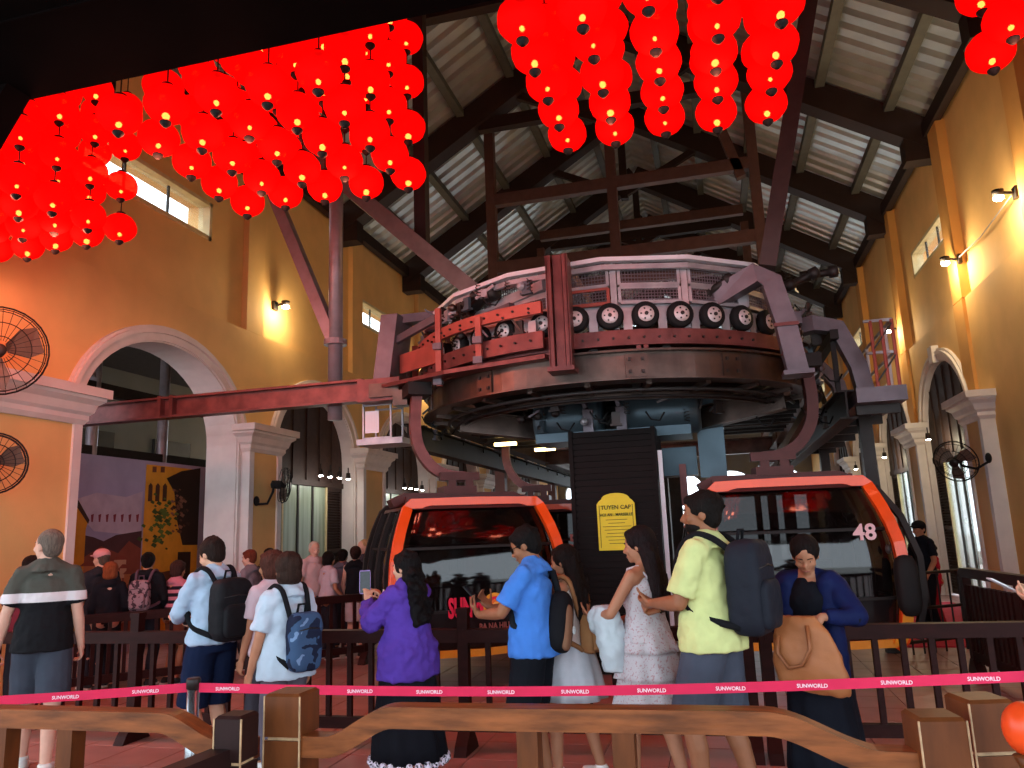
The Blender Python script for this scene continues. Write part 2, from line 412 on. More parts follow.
for i, (a, b) in enumerate(R_OPEN):
    arched_window(XR, -1, a, b, ['tall arched window behind the fan on the right wall', 'second arched window of the right wall', 'third arched window of the right wall', 'fourth arched window of the right wall', 'farthest arched window of the right wall'][i], M_glass, .07)
# ---- unseen front gable added to close off light over the canopy, back gable
RZ2 = EAVE + .35
front = poly_extrude('wall_front_block', [(XL-.6, 5.5), (XR+.6, 5.5), (XR+.6, RZ2), (RIDX, RIDZ+.3), (XL-.6, RZ2)], [], 'Y', Y0-.2, Y0, M_grey); struct(front, 'unseen gable wall closing off light above the entrance canopy')
_bo = [(XL-.6, 0)]
for _a in (-7.9, -5.4, -2.9, -.4, 2.1): _bo += [(_a, 0), (_a, 3.6)] + arch_pts(_a+1.1, 1.1, 3.6, .8, 10) + [(_a+2.2, 0)]
_bo += [(XR+.6, 0), (XR+.6, RZ2), (RIDX, RIDZ+.3), (XL-.6, RZ2)]
back = poly_extrude('wall_back', _bo, [], 'Y', Y1-.3, Y1, M_grey); struct(back, 'far gable wall with arched doorways')
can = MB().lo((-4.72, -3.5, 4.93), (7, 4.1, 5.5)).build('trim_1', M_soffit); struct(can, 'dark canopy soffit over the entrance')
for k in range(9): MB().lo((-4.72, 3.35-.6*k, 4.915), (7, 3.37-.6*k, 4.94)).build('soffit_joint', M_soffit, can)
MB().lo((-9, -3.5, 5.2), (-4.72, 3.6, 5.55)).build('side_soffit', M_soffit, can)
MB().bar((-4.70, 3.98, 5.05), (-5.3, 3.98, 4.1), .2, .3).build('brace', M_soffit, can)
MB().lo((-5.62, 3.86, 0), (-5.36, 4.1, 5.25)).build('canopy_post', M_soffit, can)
# ---- roof
roof = thing('ceiling', 'open timber-brown roof trusses under corrugated grey metal sheets', None, (RIDX, Y0, EAVE)); roof['kind'] = 'structure'
BAYS = [Y0, 7.9, 12.05, 16.2, 20.35, 24.5, 28.65, 32.8, 36.95, Y1]
for side in (-1, 1):
    xe = XL-.25 if side < 0 else XR+.25
    ze = EAVE + .3 - .25*SLOPE + .25
    for k in range(len(BAYS)-1):
        ya, yb = BAYS[k], BAYS[k+1]; nr = 10; V = []; F = []; prof = []
        for r in range(nr):
            y = ya + (yb-ya)*r/nr; p = (yb-ya)/nr
            prof += [(y, 0), (y+p*.55, 0), (y+p*.64, .12), (y+p*.91, .12)]
        prof.append((yb, 0)); m_ = len(prof)
        zr = ze + abs(RIDX-xe)*SLOPE
        for (x, z) in ((xe, ze), (RIDX, zr)):
            for dz in (0, .012): V += [(x, y, z+h+dz) for y, h in prof]
        for i in range(m_-1):
            F.append((i, i+1, 2*m_+i+1, 2*m_+i)); F.append((m_+i, 3*m_+i, 3*m_+i+1, m_+i+1))
        F = F if side < 0 else [f[::-1] for f in F]
        MB().add(V, F).build('roof_sheet', M_sheet, roof)
        for q in range(5):
            t = (.9 + 1.25*q)/6.75; x = xe + (RIDX-xe)*t; z = ze + (zr-ze)*t - .12
            MB().box((x, (ya+yb)/2, z), (.19, yb-ya, .16)).build('purlin', M_purlin, roof)
for y in BAYS[1:-1]:
    for side in (-1, 1):
        xe = XL-.1 if side < 0 else XR+.1
        a = (xe, y, EAVE+.12); b = (RIDX, y, RIDZ+.12 + .0)
        MB().bar(a, b, .42, .56).build('rafter', M_rafter, roof)
        MB().box((xe - side*.25, y, EAVE-.12), (.6, .36, .5)).build('rafter_foot', M_rafter, roof)
        MB().bar((RIDX, y, RIDZ-2.35), (RIDX+side*2.0, y, RIDZ-1.35), .14, .18).build('strut', M_rafter, roof)
    hw = 2.95
    MB().box((RIDX, y, RIDZ-.12 - hw*SLOPE), (2*hw, .22, .3)).build('collar_beam', M_rafter, roof)
    MB().box((RIDX, y, RIDZ-1.3), (.2, .2, 2.4)).build('king_post', M_rafter, roof)
# eave beams
for x in (XL+.02, XR-.02): MB().box((x, (Y0+Y1)/2, EAVE+.22), (.16, Y1-Y0, .3)).build('eave_beam', M_rafter, roof)
# ---- yard seen through the first arch
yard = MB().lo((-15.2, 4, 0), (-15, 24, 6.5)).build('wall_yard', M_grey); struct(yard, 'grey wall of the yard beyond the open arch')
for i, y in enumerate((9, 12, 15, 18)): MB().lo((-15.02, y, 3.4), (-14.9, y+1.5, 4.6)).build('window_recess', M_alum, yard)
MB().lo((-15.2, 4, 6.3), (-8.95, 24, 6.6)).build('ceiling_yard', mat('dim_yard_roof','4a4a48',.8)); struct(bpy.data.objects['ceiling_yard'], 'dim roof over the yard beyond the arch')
# ------------------------------------------------------------------ cable car terminal
M_red = mat('red_oxide_steel', '6b3a38', .4, .3, var=.35, vs=5, bump=.06)
M_salmon = mat('salmon_red_plate', 'a34e43', .45, .1, var=.22, vs=3)  # salmon red, tone varied at random
M_brown = mat('brown_weathered_steel', '54453f', .34, .75, var=.45, vs=3.5, bump=.05)
M_mauve = mat('mauve_grey_steel', '6a6067', .42, .35, var=.3, vs=3)
M_lgrey = mat('pale_grey_fascia', 'a39da2', .38, .25, var=.2)
M_white_p = mat('white_painted_rail', 'd9d3da', .4, var=.05)
M_rub = mat('black_rubber', '151314', .75, var=.1)
M_hub = mat('pale_hub', 'cdbfc0', .4, .2, var=.1)
M_galv = mat('blue_grey_galvanised', '4c5a63', .4, .5, var=.2, vs=2)
M_dark = mat('black_brown_steel', '241d1c', .55, .4, var=.25)
CXS, CYS, RS = -1.3, 11.0, 2.63
def arc(r, z, a0, a1, n=40):
    return [(CXS + r*math.sin(math.radians(a0+(a1-a0)*i/n)), CYS - r*math.cos(math.radians(a0+(a1-a0)*i/n)), z) for i in range(n+1)]
def upath(r, z, back=24.): return [(CXS-r, back, z), (CXS-r, 16, z)] + arc(r, z, -90, 90, 48) + [(CXS+r, 16, z), (CXS+r, back, z)]
st = thing('cable_car_terminal', 'curved overhead cable car turning station with red steel and black drive tyres', 'cable station', (CXS, CYS, 0))
def SB(name, m, mb, smooth=False, parent=None): return mb.build(name, m, parent or st, smooth)
cb = SB('contour_beam', M_brown, MB().sweep(upath(RS, 3.44), .10, .30))
SB('flange', M_brown, MB().sweep(upath(RS, 3.60), .26, .022), parent=cb); SB('flange', M_brown, MB().sweep(upath(RS, 3.285), .26, .022), parent=cb)
for a in (-62, -28, 12, 36, 62):
    x, y, _ = arc(RS+.055, 0, a, a+1, 1)[0]
    pl = MB().box((x, y, 3.44), (.24, .03, .26), rz=math.radians(a)); SB('splice_plate', M_brown, pl, parent=cb)
    bl = MB()
    for dz in (-.07, .07):
        for dx in (-.07, .07):
            bl.box((x + dx*math.cos(math.radians(a)) + .02*math.sin(math.radians(a)), y + dx*math.sin(math.radians(a)) - .02*math.cos(math.radians(a)), 3.44+dz), (.035, .03, .035), rz=math.radians(a))
    SB('bolts', M_steel, bl, parent=cb)['kind'] = 'stuff'
db = SB('drive_beam', M_red, MB().sweep(upath(RS-.04, 3.765), .12, .19))
SB('lip', M_red, MB().sweep(arc(RS+.03, 3.68, -88, 88), .10, .02), parent=db)
for a in (-50, -12, 2, 20, 45): # hangers between the two beams
    x, y, _ = arc(RS-.05, 0, a, a+1, 1)[0]; SB('beam_hanger', M_dark, MB().box((x, y, 3.63), (.09, .06, .1), rz=math.radians(a)))
for a in (-8, 14):
    x, y, _ = arc(RS+.05, 0, a, a+1, 1)[0]
    for d in (-.05, .03): SB('roller', M_red, MB().box((x+d, y, 3.645), (.05, .05, .04)))
# tyres
def tyre_meshes():
    t = MB(); prof = [(.07,-.055),(.135,-.055),(.15,-.04),(.156,-.015),(.156,.015),(.15,.04),(.135,.055),(.07,.055)]; t.lathe(prof, 24)
    h = MB().lathe([(.03,-.075),(.06,-.07),(.09,-.062),(.093,-.05),(.093,.05),(.03,.05)], 20)
    b = MB().lathe([(.008,-.092),(.022,-.09),(.024,-.07)], 8)
    for k in range(5): b.box((.06*math.cos(k*2*PI/5), .06*math.sin(k*2*PI/5), -.072), (.018, .018, .012))
    a = t.mesh('tyre', None, True); a.materials.append(M_rub)
    c = h.mesh('hub', None, True); c.materials.append(M_hub); d = b.mesh('axle_nut'); d.materials.append(M_steel)
    return a, c, d
ty, hu, nu = tyre_meshes()
def tyre(pos, outdir):
    o = bpy.data.objects.new('tyre', ty); col.objects.link(o); o.parent = st; o.location = Vector(pos) - st.location
    q = Vector((-outdir[0], -outdir[1], -outdir[2])).to_track_quat('Z', 'Y'); o.rotation_mode = 'QUATERNION'; o.rotation_quaternion = q
    h = bpy.data.objects.new('hub', hu); col.objects.link(h); h.parent = o
    k = bpy.data.objects.new('axle_nut', nu); col.objects.link(k); k.parent = o
TA = [-52, -42, -32, -22.5, -11, -2.2, 6.6, 15.5, 24.5, 33.5, 43, 53, 63, 74]
for a in TA:
    r = math.radians(a); d = (math.sin(r), -math.cos(r), 0); tyre((CXS + 2.56*d[0], CYS + 2.56*d[1], 4.045), d)
for k in range(9):
    for s in (-1, 1): tyre((CXS + s*2.56, 11.3 + .55*k, 4.0), (s, 0, 0))
for i in range(len(TA)-1):
    a = (TA[i]+TA[i+1])/2; x, y, _ = arc(2.52, 0, a, a+1, 1)[0]
    SB('tyre_bracket', M_lgrey, MB().box((x, y, 3.99), (.1, .02, .24), rz=math.radians(a)).box((x, y, 4.12), (.16, .02, .05), rz=math.radians(a)))
# fascia behind tyres and guard panels above
SB('fascia', M_lgrey, MB().sweep(arc(2.42, 4.12, -66, 66, 12), .03, .28))
def seg_panel(a0, a1, z0, z1, r=2.5, red=False):
    p0 = Vector(arc(r, 0, a0, a0+1, 1)[0]); p1 = Vector(arc(r, 0, a1, a1+1, 1)[0]); d = (p1-p0); L = d.length; d.normalize(); up = Vector((0,0,1))
    f = MB()
    for z in (z0, z1): f.bar(p0+up*z, p1+up*z, .035, .04)
    for t in (0, 1): q = p0 + d*L*t; f.bar(q+up*z0, q+up*z1, .035, .04)
    fr = SB('guard_frame', M_lgrey if not red else M_salmon, f)
    g = MB(); n = int(L/.035)
    for i in range(1, n): q = p0 + d*L*i/n; g.bar(q+up*z0, q+up*z1, .008, .008)
    k = int((z1-z0)/.035)
    for i in range(1, k): z = z0+(z1-z0)*i/k; g.bar(p0+up*z, p1+up*z, .008, .008)
    o = SB('wire_mesh', M_mauve, g, parent=fr); o['kind'] = 'stuff'
SEG = [-66, -42, -8.5, 8, 27, 46, 66]
for i in range(len(SEG)-1):
    if i in (0,): continue
    seg_panel(SEG[i]+1.5, SEG[i+1]-1.5, 4.22, 4.40, red=(i == 2)); seg_panel(SEG[i]+1.5, SEG[i+1]-1.5, 4.43, 4.64)
    a = SEG[i]; x, y, _ = arc(2.5, 0, a, a+1, 1)[0]; SB('guard_post', M_lgrey, MB().bar((x, y, 3.9), (x, y, 4.68), .07, .05))
rail_pts = [Vector(arc(2.62, 4.30, -100, -99, 1)[0])] + [Vector(arc(2.62, 4.46, -84, -83, 1)[0])] + [Vector(arc(2.6, 4.71, a, a+1, 1)[0]) for a in (-62, -42, -20, 5, 27, 48)] + [Vector(arc(2.55, 4.6, 66, 67, 1)[0])]
SB('top_rail', M_white_p, MB().sweep(rail_pts, .09, .05)); SB('top_rail', M_lgrey, MB().sweep([p - Vector((0,.0,.09)) for p in rail_pts[1:]], .05, .06))
SB('deck', M_dark, MB().lathe([(2.0,3.88),(2.35,3.88),(2.35,3.93),(2.0,3.93)], 48, (CXS, CYS, 0)))
# curved outer red girder on the left, its plates and clamps
SB('outer_girder', M_salmon, MB().sweep(arc(2.82, 4.17, -76, -9, 24), .06, .14))
SB('outer_girder', M_red, MB().sweep(arc(2.8, 3.80, -82, -9, 24), .06, .2))
SB('face_plate', M_salmon, MB().sweep([(-4.02, 9.55, 3.99), (-3.2, 8.92, 3.95)], .04, .26))
SB('tray', M_red, MB().sweep([(-4.45, 9.45, 3.64), (-3.0, 8.62, 3.60), (-1.7, 8.28, 3.60)], .20, .05))
for a, z0, z1 in ((-42, 3.5, 4.5), (-26, 3.62, 4.2), (-70, 3.7, 4.35)):
    x, y, _ = arc(2.87, 0, a, a+1, 1)[0]
    SB('clamp_post', M_salmon, MB().bar((x, y, z0), (x, y, z1), .07, .06)); 
    for z in (z0+.05, (z0+z1)/2): SB('clamp_bolt', M_mauve, MB().box((x, y-.05, z), (.11, .06, .08)))
SB('end_box', M_mauve, MB().add([(-4.34,9.35,3.78),(-4.34,9.9,3.78),(-4.1,9.9,3.78),(-4.1,9.35,3.78),(-4.22,9.35,4.66),(-4.22,9.9,4.66),(-3.98,9.9,4.66),(-3.98,9.35,4.66)],
   [(0,1,2,3),(7,6,5,4),(0,4,5,1),(1,5,6,2),(2,6,7,3),(3,7,4,0)]))
SB('end_arm', M_mauve, MB().bar((-4.15, 9.6, 4.62), (-3.5, 9.9, 4.72), .22, .12)); SB('end_arm', M_mauve, MB().bar((-4.1, 9.5, 4.3), (-3.3, 9.0, 4.42), .06, .1))
for i in range(11): # spring gear and couplings on the upper left
    a = -80 + i*5.2; x, y, _ = arc(2.62 + .12*random.random(), 0, a, a+1, 1)[0]; z = 4.36 + .2*(i/11) + random.uniform(-.05, .05)
    if i % 3 == 0: SB('coupling', M_steel, MB().lathe([(.03,-.1),(.06,-.1),(.06,-.02),(.035,0),(.035,.06),(.055,.07),(.055,.12),(.02,.12)], 10, (x, y, z), Matrix.Rotation(random.uniform(.8, 1.6), 3, 'Y')), True)
    else: SB('linkage', M_mauve if i % 2 else M_lgrey, MB().box((x, y, z), (.1, .08, .1)).bar((x-.1, y, z-.05), (x+.14, y-.03, z+.08), .03, .035))
SB('drive_motor', M_steel, MB().lathe([(.03,-.3),(.09,-.3),(.09,-.12),(.07,-.1),(.07,.1),(.1,.12),(.1,.25),(.03,.27)], 14, (-2.62, 8.85, 4.55), Matrix.Rotation(1.35, 3, 'Y') @ Matrix.Rotation(.6, 3, 'X')), True)
SB('motor_cover', M_lgrey, MB().bar((-2.5, 8.95, 4.45), (-1.75, 8.5, 4.52), .1, .12)); SB('motor_cover', M_mauve, MB().bar((-2.9, 9.1, 4.3), (-2.2, 8.7, 4.36), .12, .1))
# portal frames
def portal(pts, w, d, m, name='portal_frame'):
    o = SB(name, m, MB().sweep(pts, w, d, up=(0,1,0)))
    return o
p = portal([(-1.53, 8.27, 3.42), (-1.53, 8.27, 4.74)], .10, .26, M_red)
SB('web', M_red, MB().box((-1.62, 8.24, 4.08), (.05, .3, 1.3)).box((-1.44, 8.24, 4.08), (.05, .3, 1.3)), parent=p)
SB('foot_plate', M_red, MB().box((-1.53, 8.24, 3.42), (.3, .34, .05)), parent=p)
for dx_ in (-.115, .115): SB('flange', M_red, MB().box((-1.53+dx_, 8.12, 4.08), (.02, .06, 1.3)), parent=p)
SB('portal_beam', M_red, MB().bar((-1.53, 8.3, 4.66), (-1.53, 13.0, 4.66), .22, .16))
q = portal([(.98, 8.95, 3.30), (.90, 8.95, 3.9), (.80, 8.95, 4.38), (.66, 8.95, 4.50), (.1, 9.15, 4.28)], .22, .24, M_mauve)
SB('foot_plate', M_mauve, MB().box((.98, 8.95, 3.30), (.32, .32, .05)), parent=q); SB('stiffener', M_red, MB().box((.9, 8.82, 3.85), (.26, .03, .04)), parent=q)
q = portal([(1.93, 10.4, 3.12), (1.86, 10.4, 3.6), (1.66, 10.4, 4.12), (1.4, 10.4, 4.2), (.7, 10.6, 4.1)], .2, .22, M_mauve)
SB('foot_plate', M_mauve, MB().box((1.93, 10.4, 3.12), (.3, .3, .05)), parent=q)
portal([(2.1, 13, 3.2), (2.0, 13, 3.8), (1.7, 13, 4.2), (.7, 13, 4.2)], .2, .22, M_mauve)
for x, y, z, ry in ((1.2, 9.5, 4.55, 1.2), (.2, 9.0, 4.42, 1.1), (1.42, 9.6, 4.62, 1.5)):
    SB('hydraulic_cylinder', M_steel, MB().lathe([(.03,-.22),(.07,-.22),(.07,-.1),(.045,-.09),(.045,.1),(.075,.11),(.075,.2),(.03,.22)], 12, (x, y, z), Matrix.Rotation(ry, 3, 'Y')), True)
for i in range(9): # gear around the right end
    a = 58 + i*6; x, y, _ = arc(2.55 + .25*random.random(), 0, a, a+1, 1)[0]; z = 3.5 + random.random()*.8
    SB('linkage', random.choice([M_lgrey, M_mauve, M_steel, M_galv]), MB().box((x, y, z), (.12, .1, .16)).bar((x-.1, y, z-.1), (x+.12, y+.05, z+.12), .035, .04))
SB('exit_rail', M_brown, MB().sweep([(1.15, 9.85, 3.42), (1.22, 10.4, 3.1), (1.05, 11.6, 2.8), (.9, 13.5, 2.62)], .09, .13))
SB('side_truss', M_dark, MB().ibeam((1.6, 9.9, 3.05), (1.6, 24, 3.05), .2, .35)); SB('side_truss', M_dark, MB().ibeam((-4.2, 10.2, 3.1), (-4.2, 24, 3.1), .2, .35))
for s, x in ((-1, -4.2), (1, 1.6)):
    SB('truss_chord', M_dark, MB().bar((x, 10.2, 4.0), (x, 24, 4.0), .1, .12))
    for k in range(12): y = 10.4 + k*1.15; SB('truss_brace', M_dark, MB().bar((x, y, 3.2), (x, y + (1.0 if k % 2 else -.0) , 4.0), .06, .06))
# bolts along the girders, hoses, conduits and small gear
for r_, z_, a0_, a1_, n_ in ((2.86, 4.17, -74, -12, 16), (2.845, 3.80, -80, -12, 18), (RS+.035, 3.765, -4, 44, 14), (2.86, 4.12, -74, -12, 10)):
    for i in range(n_):
        a = a0_ + (a1_-a0_)*i/(n_-1); x, y, _ = arc(r_, 0, a, a+1, 1)[0]
        SB('bolt', M_steel, MB().lathe([(.004,-.012),(.014,-.012),(.014,.012),(.004,.012)], 6, (x, y, z_), Matrix.Rotation(math.radians(a), 3, 'Z') @ Matrix.Rotation(PI/2, 3, 'X')))
_g = random.Random(11)
def gear(a0, a1, r0, r1, z0, z1, n):
    for i in range(n):
        a = _g.uniform(a0, a1); r = _g.uniform(r0, r1); x, y, _ = arc(r, 0, a, a+1, 1)[0]; z = _g.uniform(z0, z1); k = i % 5; q = math.radians(a)
        mm = _g.choice([M_lgrey, M_mauve, M_steel, M_galv, M_brown, M_dark])
        if k == 0: SB('bracket', mm, MB().box((x, y, z), (.10, .04, .14), rz=q).box((x, y, z-.08), (.14, .07, .025), rz=q))
        elif k == 1: SB('pivot', mm, MB().lathe([(.015,-.05),(.035,-.05),(.035,-.015),(.05,-.012),(.05,.02),(.03,.025),(.03,.05),(.01,.05)], 10, (x, y, z), Matrix.Rotation(q, 3, 'Z') @ Matrix.Rotation(PI/2, 3, 'X')), True)
        elif k == 2: SB('tie_rod', mm, MB().bar((x, y, z), (x + _g.uniform(-.2, .2), y + _g.uniform(-.05, .05), z + _g.uniform(.05, .2)), .022, .022))
        elif k == 3: SB('hose', M_rub, MB().tube([(x, y, z), (x+.06, y-.03, z-.1), (x+.16, y-.02, z-.12), (x+.22, y+.02, z-.02)], .011, 6), True)
        else: SB('coil_spring', M_steel, MB().tube([(x + .03*math.cos(j*.9), y + .03*math.sin(j*.9), z + j*.006) for j in range(26)], .006, 5), True)
gear(-82, -44, 2.55, 2.78, 4.24, 4.62, 26); gear(-44, -12, 2.6, 2.8, 4.24, 4.5, 16); gear(-60, -10, 2.68, 2.8, 3.9, 4.1, 14)
gear(54, 92, 2.3, 2.75, 3.75, 4.62, 34); gear(60, 100, 2.55, 2.85, 2.95, 3.6, 24); gear(-100, -70, 2.6, 2.95, 3.1, 3.6, 14)
gear(-40, 60, 1.4, 2.2, 2.95, 3.28, 26)
SB('conduit', M_steel, MB().tube(arc(2.40, 3.22, -80, 80, 40), .025, 8), True); SB('conduit', M_dark, MB().tube(arc(2.30, 3.16, -80, 80, 40), .018, 8), True)
SB('rail_below', M_brown, MB().sweep(arc(2.2, 3.18, -85, 85, 40), .05, .08))
for a in range(-75, 80, 15): p0 = arc(2.62, 3.27, a, a+1, 1)[0]; p1 = arc(2.1, 3.22, a, a+1, 1)[0]; SB('rail_arm', M_brown, MB().bar(p0, p1, .06, .06))
# bullwheel and gear below the ring
bw = SB('bullwheel', M_dark, MB().lathe([(1.75,3.36),(2.02,3.33),(2.06,3.40),(2.0,3.46),(2.06,3.52),(2.02,3.58),(1.75,3.56),(1.75,3.36)], 48, (CXS, CYS, 0)), True)
for k in range(6): a = k*PI/3+.3; SB('spoke', M_dark, MB().bar((CXS+.3*math.cos(a), CYS+.3*math.sin(a), 3.46), (CXS+1.85*math.cos(a), CYS+1.85*math.sin(a), 3.46), .16, .16), parent=bw)
SB('wheel_hub', M_dark, MB().lathe([(.1,3.1),(.38,3.1),(.38,3.7),(.1,3.7)], 20, (CXS, CYS, 0)), True)
SB('under_deck', M_dark, MB().lathe([(.05,3.62),(2.2,3.62),(2.2,3.68),(.05,3.68)], 40, (CXS, CYS, 0)))
SB('gearbox', M_galv, MB().lathe([(.05,-.5),(.30,-.5),(.33,-.46),(.33,.34),(.28,.4),(.05,.4)], 24, (-1.78, 10.15, 3.15), Matrix.Rotation(PI/2, 3, 'Y')), True)
SB('gearbox', M_galv, MB().lathe([(.05,-.55),(.27,-.55),(.31,-.5),(.31,.45),(.25,.5),(.05,.5)], 24, (-.62, 10.25, 3.18), Matrix.Rotation(PI/2, 3, 'Y')), True)
SB('gearbox_base', M_galv, MB().box((-1.25, 10.2, 2.88), (2.0, .7, .12)))
for x in (-1.63, -1.2): SB('mount_bracket', M_mauve, MB().bar((x, 9.78, 3.45), (x+.08, 9.78, 3.22), .12, .05).box((x+.1, 9.78, 3.03), (.13, .06, .36)))
SB('cross_girder', M_brown, MB().ibeam((-3.3, 9.9, 3.2), (-1.5, 10.8, 2.98), .18, .3)); SB('cross_girder', M_brown, MB().ibeam((.9, 9.95, 3.2), (-.8, 10.8, 3.0), .18, .3))
SB('cross_girder', M_brown, MB().ibeam((-3.9, 13, 3.4), (1.3, 13, 3.4), .2, .34)); SB('cross_girder', M_brown, MB().ibeam((-3.9, 18, 3.4), (1.3, 18, 3.4), .2, .34))
SB('hanger_plate', M_galv, MB().box((-.02, 10.5, 2.85), (.34, .06, 1.1)).box((-.02, 10.46, 3.3), (.42, .06, .1)))
SB('control_box', M_galv, MB().box((-.5, 10.9, 2.55), (.55, .4, .38))); SB('rescue_lever', M_red, MB().bar((-.42, 10.6, 2.5), (-.42, 10.6, 1.95), .09, .06))
for k in range(7): SB('grating_bar', M_steel, MB().bar((.2, 11.2+k*.45, 3.28), (1.2, 11.2+k*.45, 3.28), .05, .12))
for k in range(7): SB('grating_bar', M_steel, MB().bar((-3.7, 11.2+k*.45, 3.28), (-2.2, 11.2+k*.45, 3.28), .05, .12))
lampm = emis('warm_tube_light', 'ffd98a', 6)
for x, y in ((-3.3, 12.2), (-2.9, 13.4), (-2.5, 14.6), (-2.2, 15.6)): SB('tube_light', lampm, MB().box((x, y, 3.12), (.36, .1, .05)))
# small cage hung at the left end
cg = MB()
for x in (-4.55, -4.15):
    for y in (9.5, 9.9): cg.bar((x, y, 2.98), (x, y, 3.5), .025, .025)
for z in (3.0, 3.45): cg.bar((-4.55, 9.5, z), (-4.15, 9.5, z), .025, .025); cg.bar((-4.55, 9.9, z), (-4.15, 9.9, z), .025, .025)
SB('cage', M_lgrey, cg); SB('cage_floor', M_lgrey, MB().box((-4.3, 9.7, 2.95), (.66, .5, .08))); SB('cage_panel', M_white_p, MB().box((-4.42, 9.49, 3.22), (.2, .01, .3)))
SB('end_cabinet', M_red, MB().box((-4.2, 9.35, 3.6), (.6, .3, .3))); SB('end_cabinet_gear', M_brown, MB().box((-4.1, 9.18, 3.58), (.42, .06, .18)).box((-3.85, 9.2, 3.45), (.2, .2, .2)))
# twin support legs standing behind the clad pillar
for y in (10.6, 17.0, 23.0): SB('support_leg', M_dark, MB().box((-1.25, y, 1.6), (.5, .5, 3.2)))
# ---- clad pillar
pil = thing('clad_pillar', 'dark timber-clad pillar under the cable car terminal bearing a yellow sign', 'pillar', (-1.21, 10.0, 0))
M_slat = mat('black_brown_cladding', '140b0a', .6, spec=.1, var=.25, vs=4, stretch=(.5, 4, 4))
MB().lo((-1.68, 9.52, 0), (-.74, 10.45, 2.86)).build('core', M_dark, pil)
for k in range(38): MB().lo((-1.70, 9.48, .02+k*.0755), (-.72, 9.53, .02+k*.0755+.068)).build('slat', M_slat, pil)
for x in (-1.72, -.70): MB().lo((x-.025, 9.46, 0), (x+.025, 10.47, 2.9)).build('corner_post', M_slat, pil)
MB().lo((-.66, 9.5, .1), (-.61, 9.56, 2.6)).build('pale_edge_strip', M_white_p, pil)
sg = thing('notice_board', 'yellow arched-top notice with dark lettering on the clad pillar', 'sign', (-1.2, 9.44, 1.4))
M_yel = mat('yellow_sign', 'd8c222', .5, var=.05); M_ink = mat('dark_sign_ink', '3a3a14', .7, var=0)
pts = [(-1.43, 1.43), (-.97, 1.43), (-.97, 1.98), (-1.0, 2.02)] + [(-1.2 + .17*math.cos(PI*i/10), 2.04 + .07*math.sin(PI*i/10)) for i in range(11)] + [(-1.40, 2.02), (-1.43, 1.98)]
poly_extrude('board', pts, [], 'Y', 9.43, 9.455, M_yel, sg)
for k, z, sx in (('cap', 1.915, 1), ('line', 1.835, .92)):
    o = bpy.data.objects.new('lettering', TXT[k]); col.objects.link(o); TXT[k].materials.append(M_ink); o.parent = sg
    o.location = Vector((-1.2, 9.426, z)) - sg.location; o.rotation_euler = (PI/2, 0, 0); o.scale = (sx, 1, 1)
pr = MB()
for i, w in enumerate((.26, .2, .34, .3, .24, .28, .22, .2)): pr.box((-1.2, 9.428, 1.79-.04*i), (w, .003, .006))
pr.build('fine_print', M_ink, sg)
br = MB()
for s in (-1, 1): br.bar((-1.2+s*.2, 9.428, 1.46), (-1.2+s*.2, 9.428, 1.97), .006, .003)
br.build('border_line', M_ink, sg)
# ---- steel posts and beam left of the terminal
bm_ = MB().ibeam((-12.5, 9.32, 3.63), (-4.43, 9.32, 3.62), .2, .30, .03).build('steel_beam', M_red); tag(bm_, 'long red steel beam running through the left arch to the terminal', 'beam')
MB().box((-7.6, 9.32, 3.63), (.06, .22, .32)).box((-7.4, 9.32, 3.63), (.06, .22, .32)).build('splice', M_red, bm_)
M_pipe = mat('grey_red_pipe', '8d7f84', .4, .4, var=.15)
pp = thing('steel_post', 'tall round steel post with slanting brace above the red beam', 'post', (-5.01, 9.56, 3.35))
MB().cone((-5.01, 9.56, 3.3), .10, (-5.01, 9.56, 9.6), .10, 16).build('pipe', M_pipe, pp, True)
MB().bar((-5.03, 9.56, 4.42), (-6.3, 9.56, 7.4), .16, .16, up=(0,1,0)).build('brace', M_pipe, pp)
MB().lathe([(.05,-.04),(.16,-.04),(.16,.04),(.05,.04)], 16, (-5.01, 9.56, 4.4)).build('collar', M_pipe, pp)
hp = thing('roof_hanger', 'dark upright steel post rising into the roof beside the lanterns', 'post', (-3.7, 9.6, 5))
MB().box((-3.7, 9.6, 8.4), (.17, .17, 5.6)).build('post', M_rafter, hp)
stt = MB().bar((-5.9, 9.4, 7.75), (-2.85, 9.4, 4.8), .22, .2, up=(0,1,0)).build('slanting_strut', mat('grey_strut', '6e6462', .5, .2, var=.15)); tag(stt, 'slanting grey steel strut from the lanterns down to the terminal', 'strut')
stt = MB().bar((1.98, 9.05, 9.5), (.78, 9.05, 4.6), .19, .2, up=(0,1,0)).build('slanting_strut', mat('brown_strut', '463635', .5, .1)); tag(stt, 'slanting brown steel strut rising right above the terminal', 'strut')
pf = thing('support_frame', 'brown steel frame of posts and cross beams behind the terminal', 'frame', (-1.65, 16.6, 0))
M_pf = mat('brown_frame_steel', '5a403c', .5, .1, var=.12)
for x in (-4.65, -1.75, 1.38): MB().box((x, 16.7, 5.9 if x != -1.75 else 9.4), (.22, .22, 11.8 if x != -1.75 else 3.6)).build('post', M_pf, pf)
for z in (9.5, 7.8): MB().box((-1.62, 16.7, z), (6.1, .2, .28)).build('cross_beam', M_pf, pf)
MB().bar((1.1, 16.7, 9.2), (.5, 16.7, 11.4), .2, .2, up=(0,1,0)).build('diagonal', M_pf, pf)
pf2 = thing('support_frame', 'second brown steel frame farther back behind the terminal', 'frame', (-1.65, 22, 0))
for x in (-4.6, 1.4): MB().box((x, 22, 5.1), (.22, .22, 10.2)).build('post', M_pf, pf2)
for z in (10.6, 8.9): MB().box((-1.6, 22, z), (6.0, .2, .28)).build('cross_beam', M_pf, pf2)
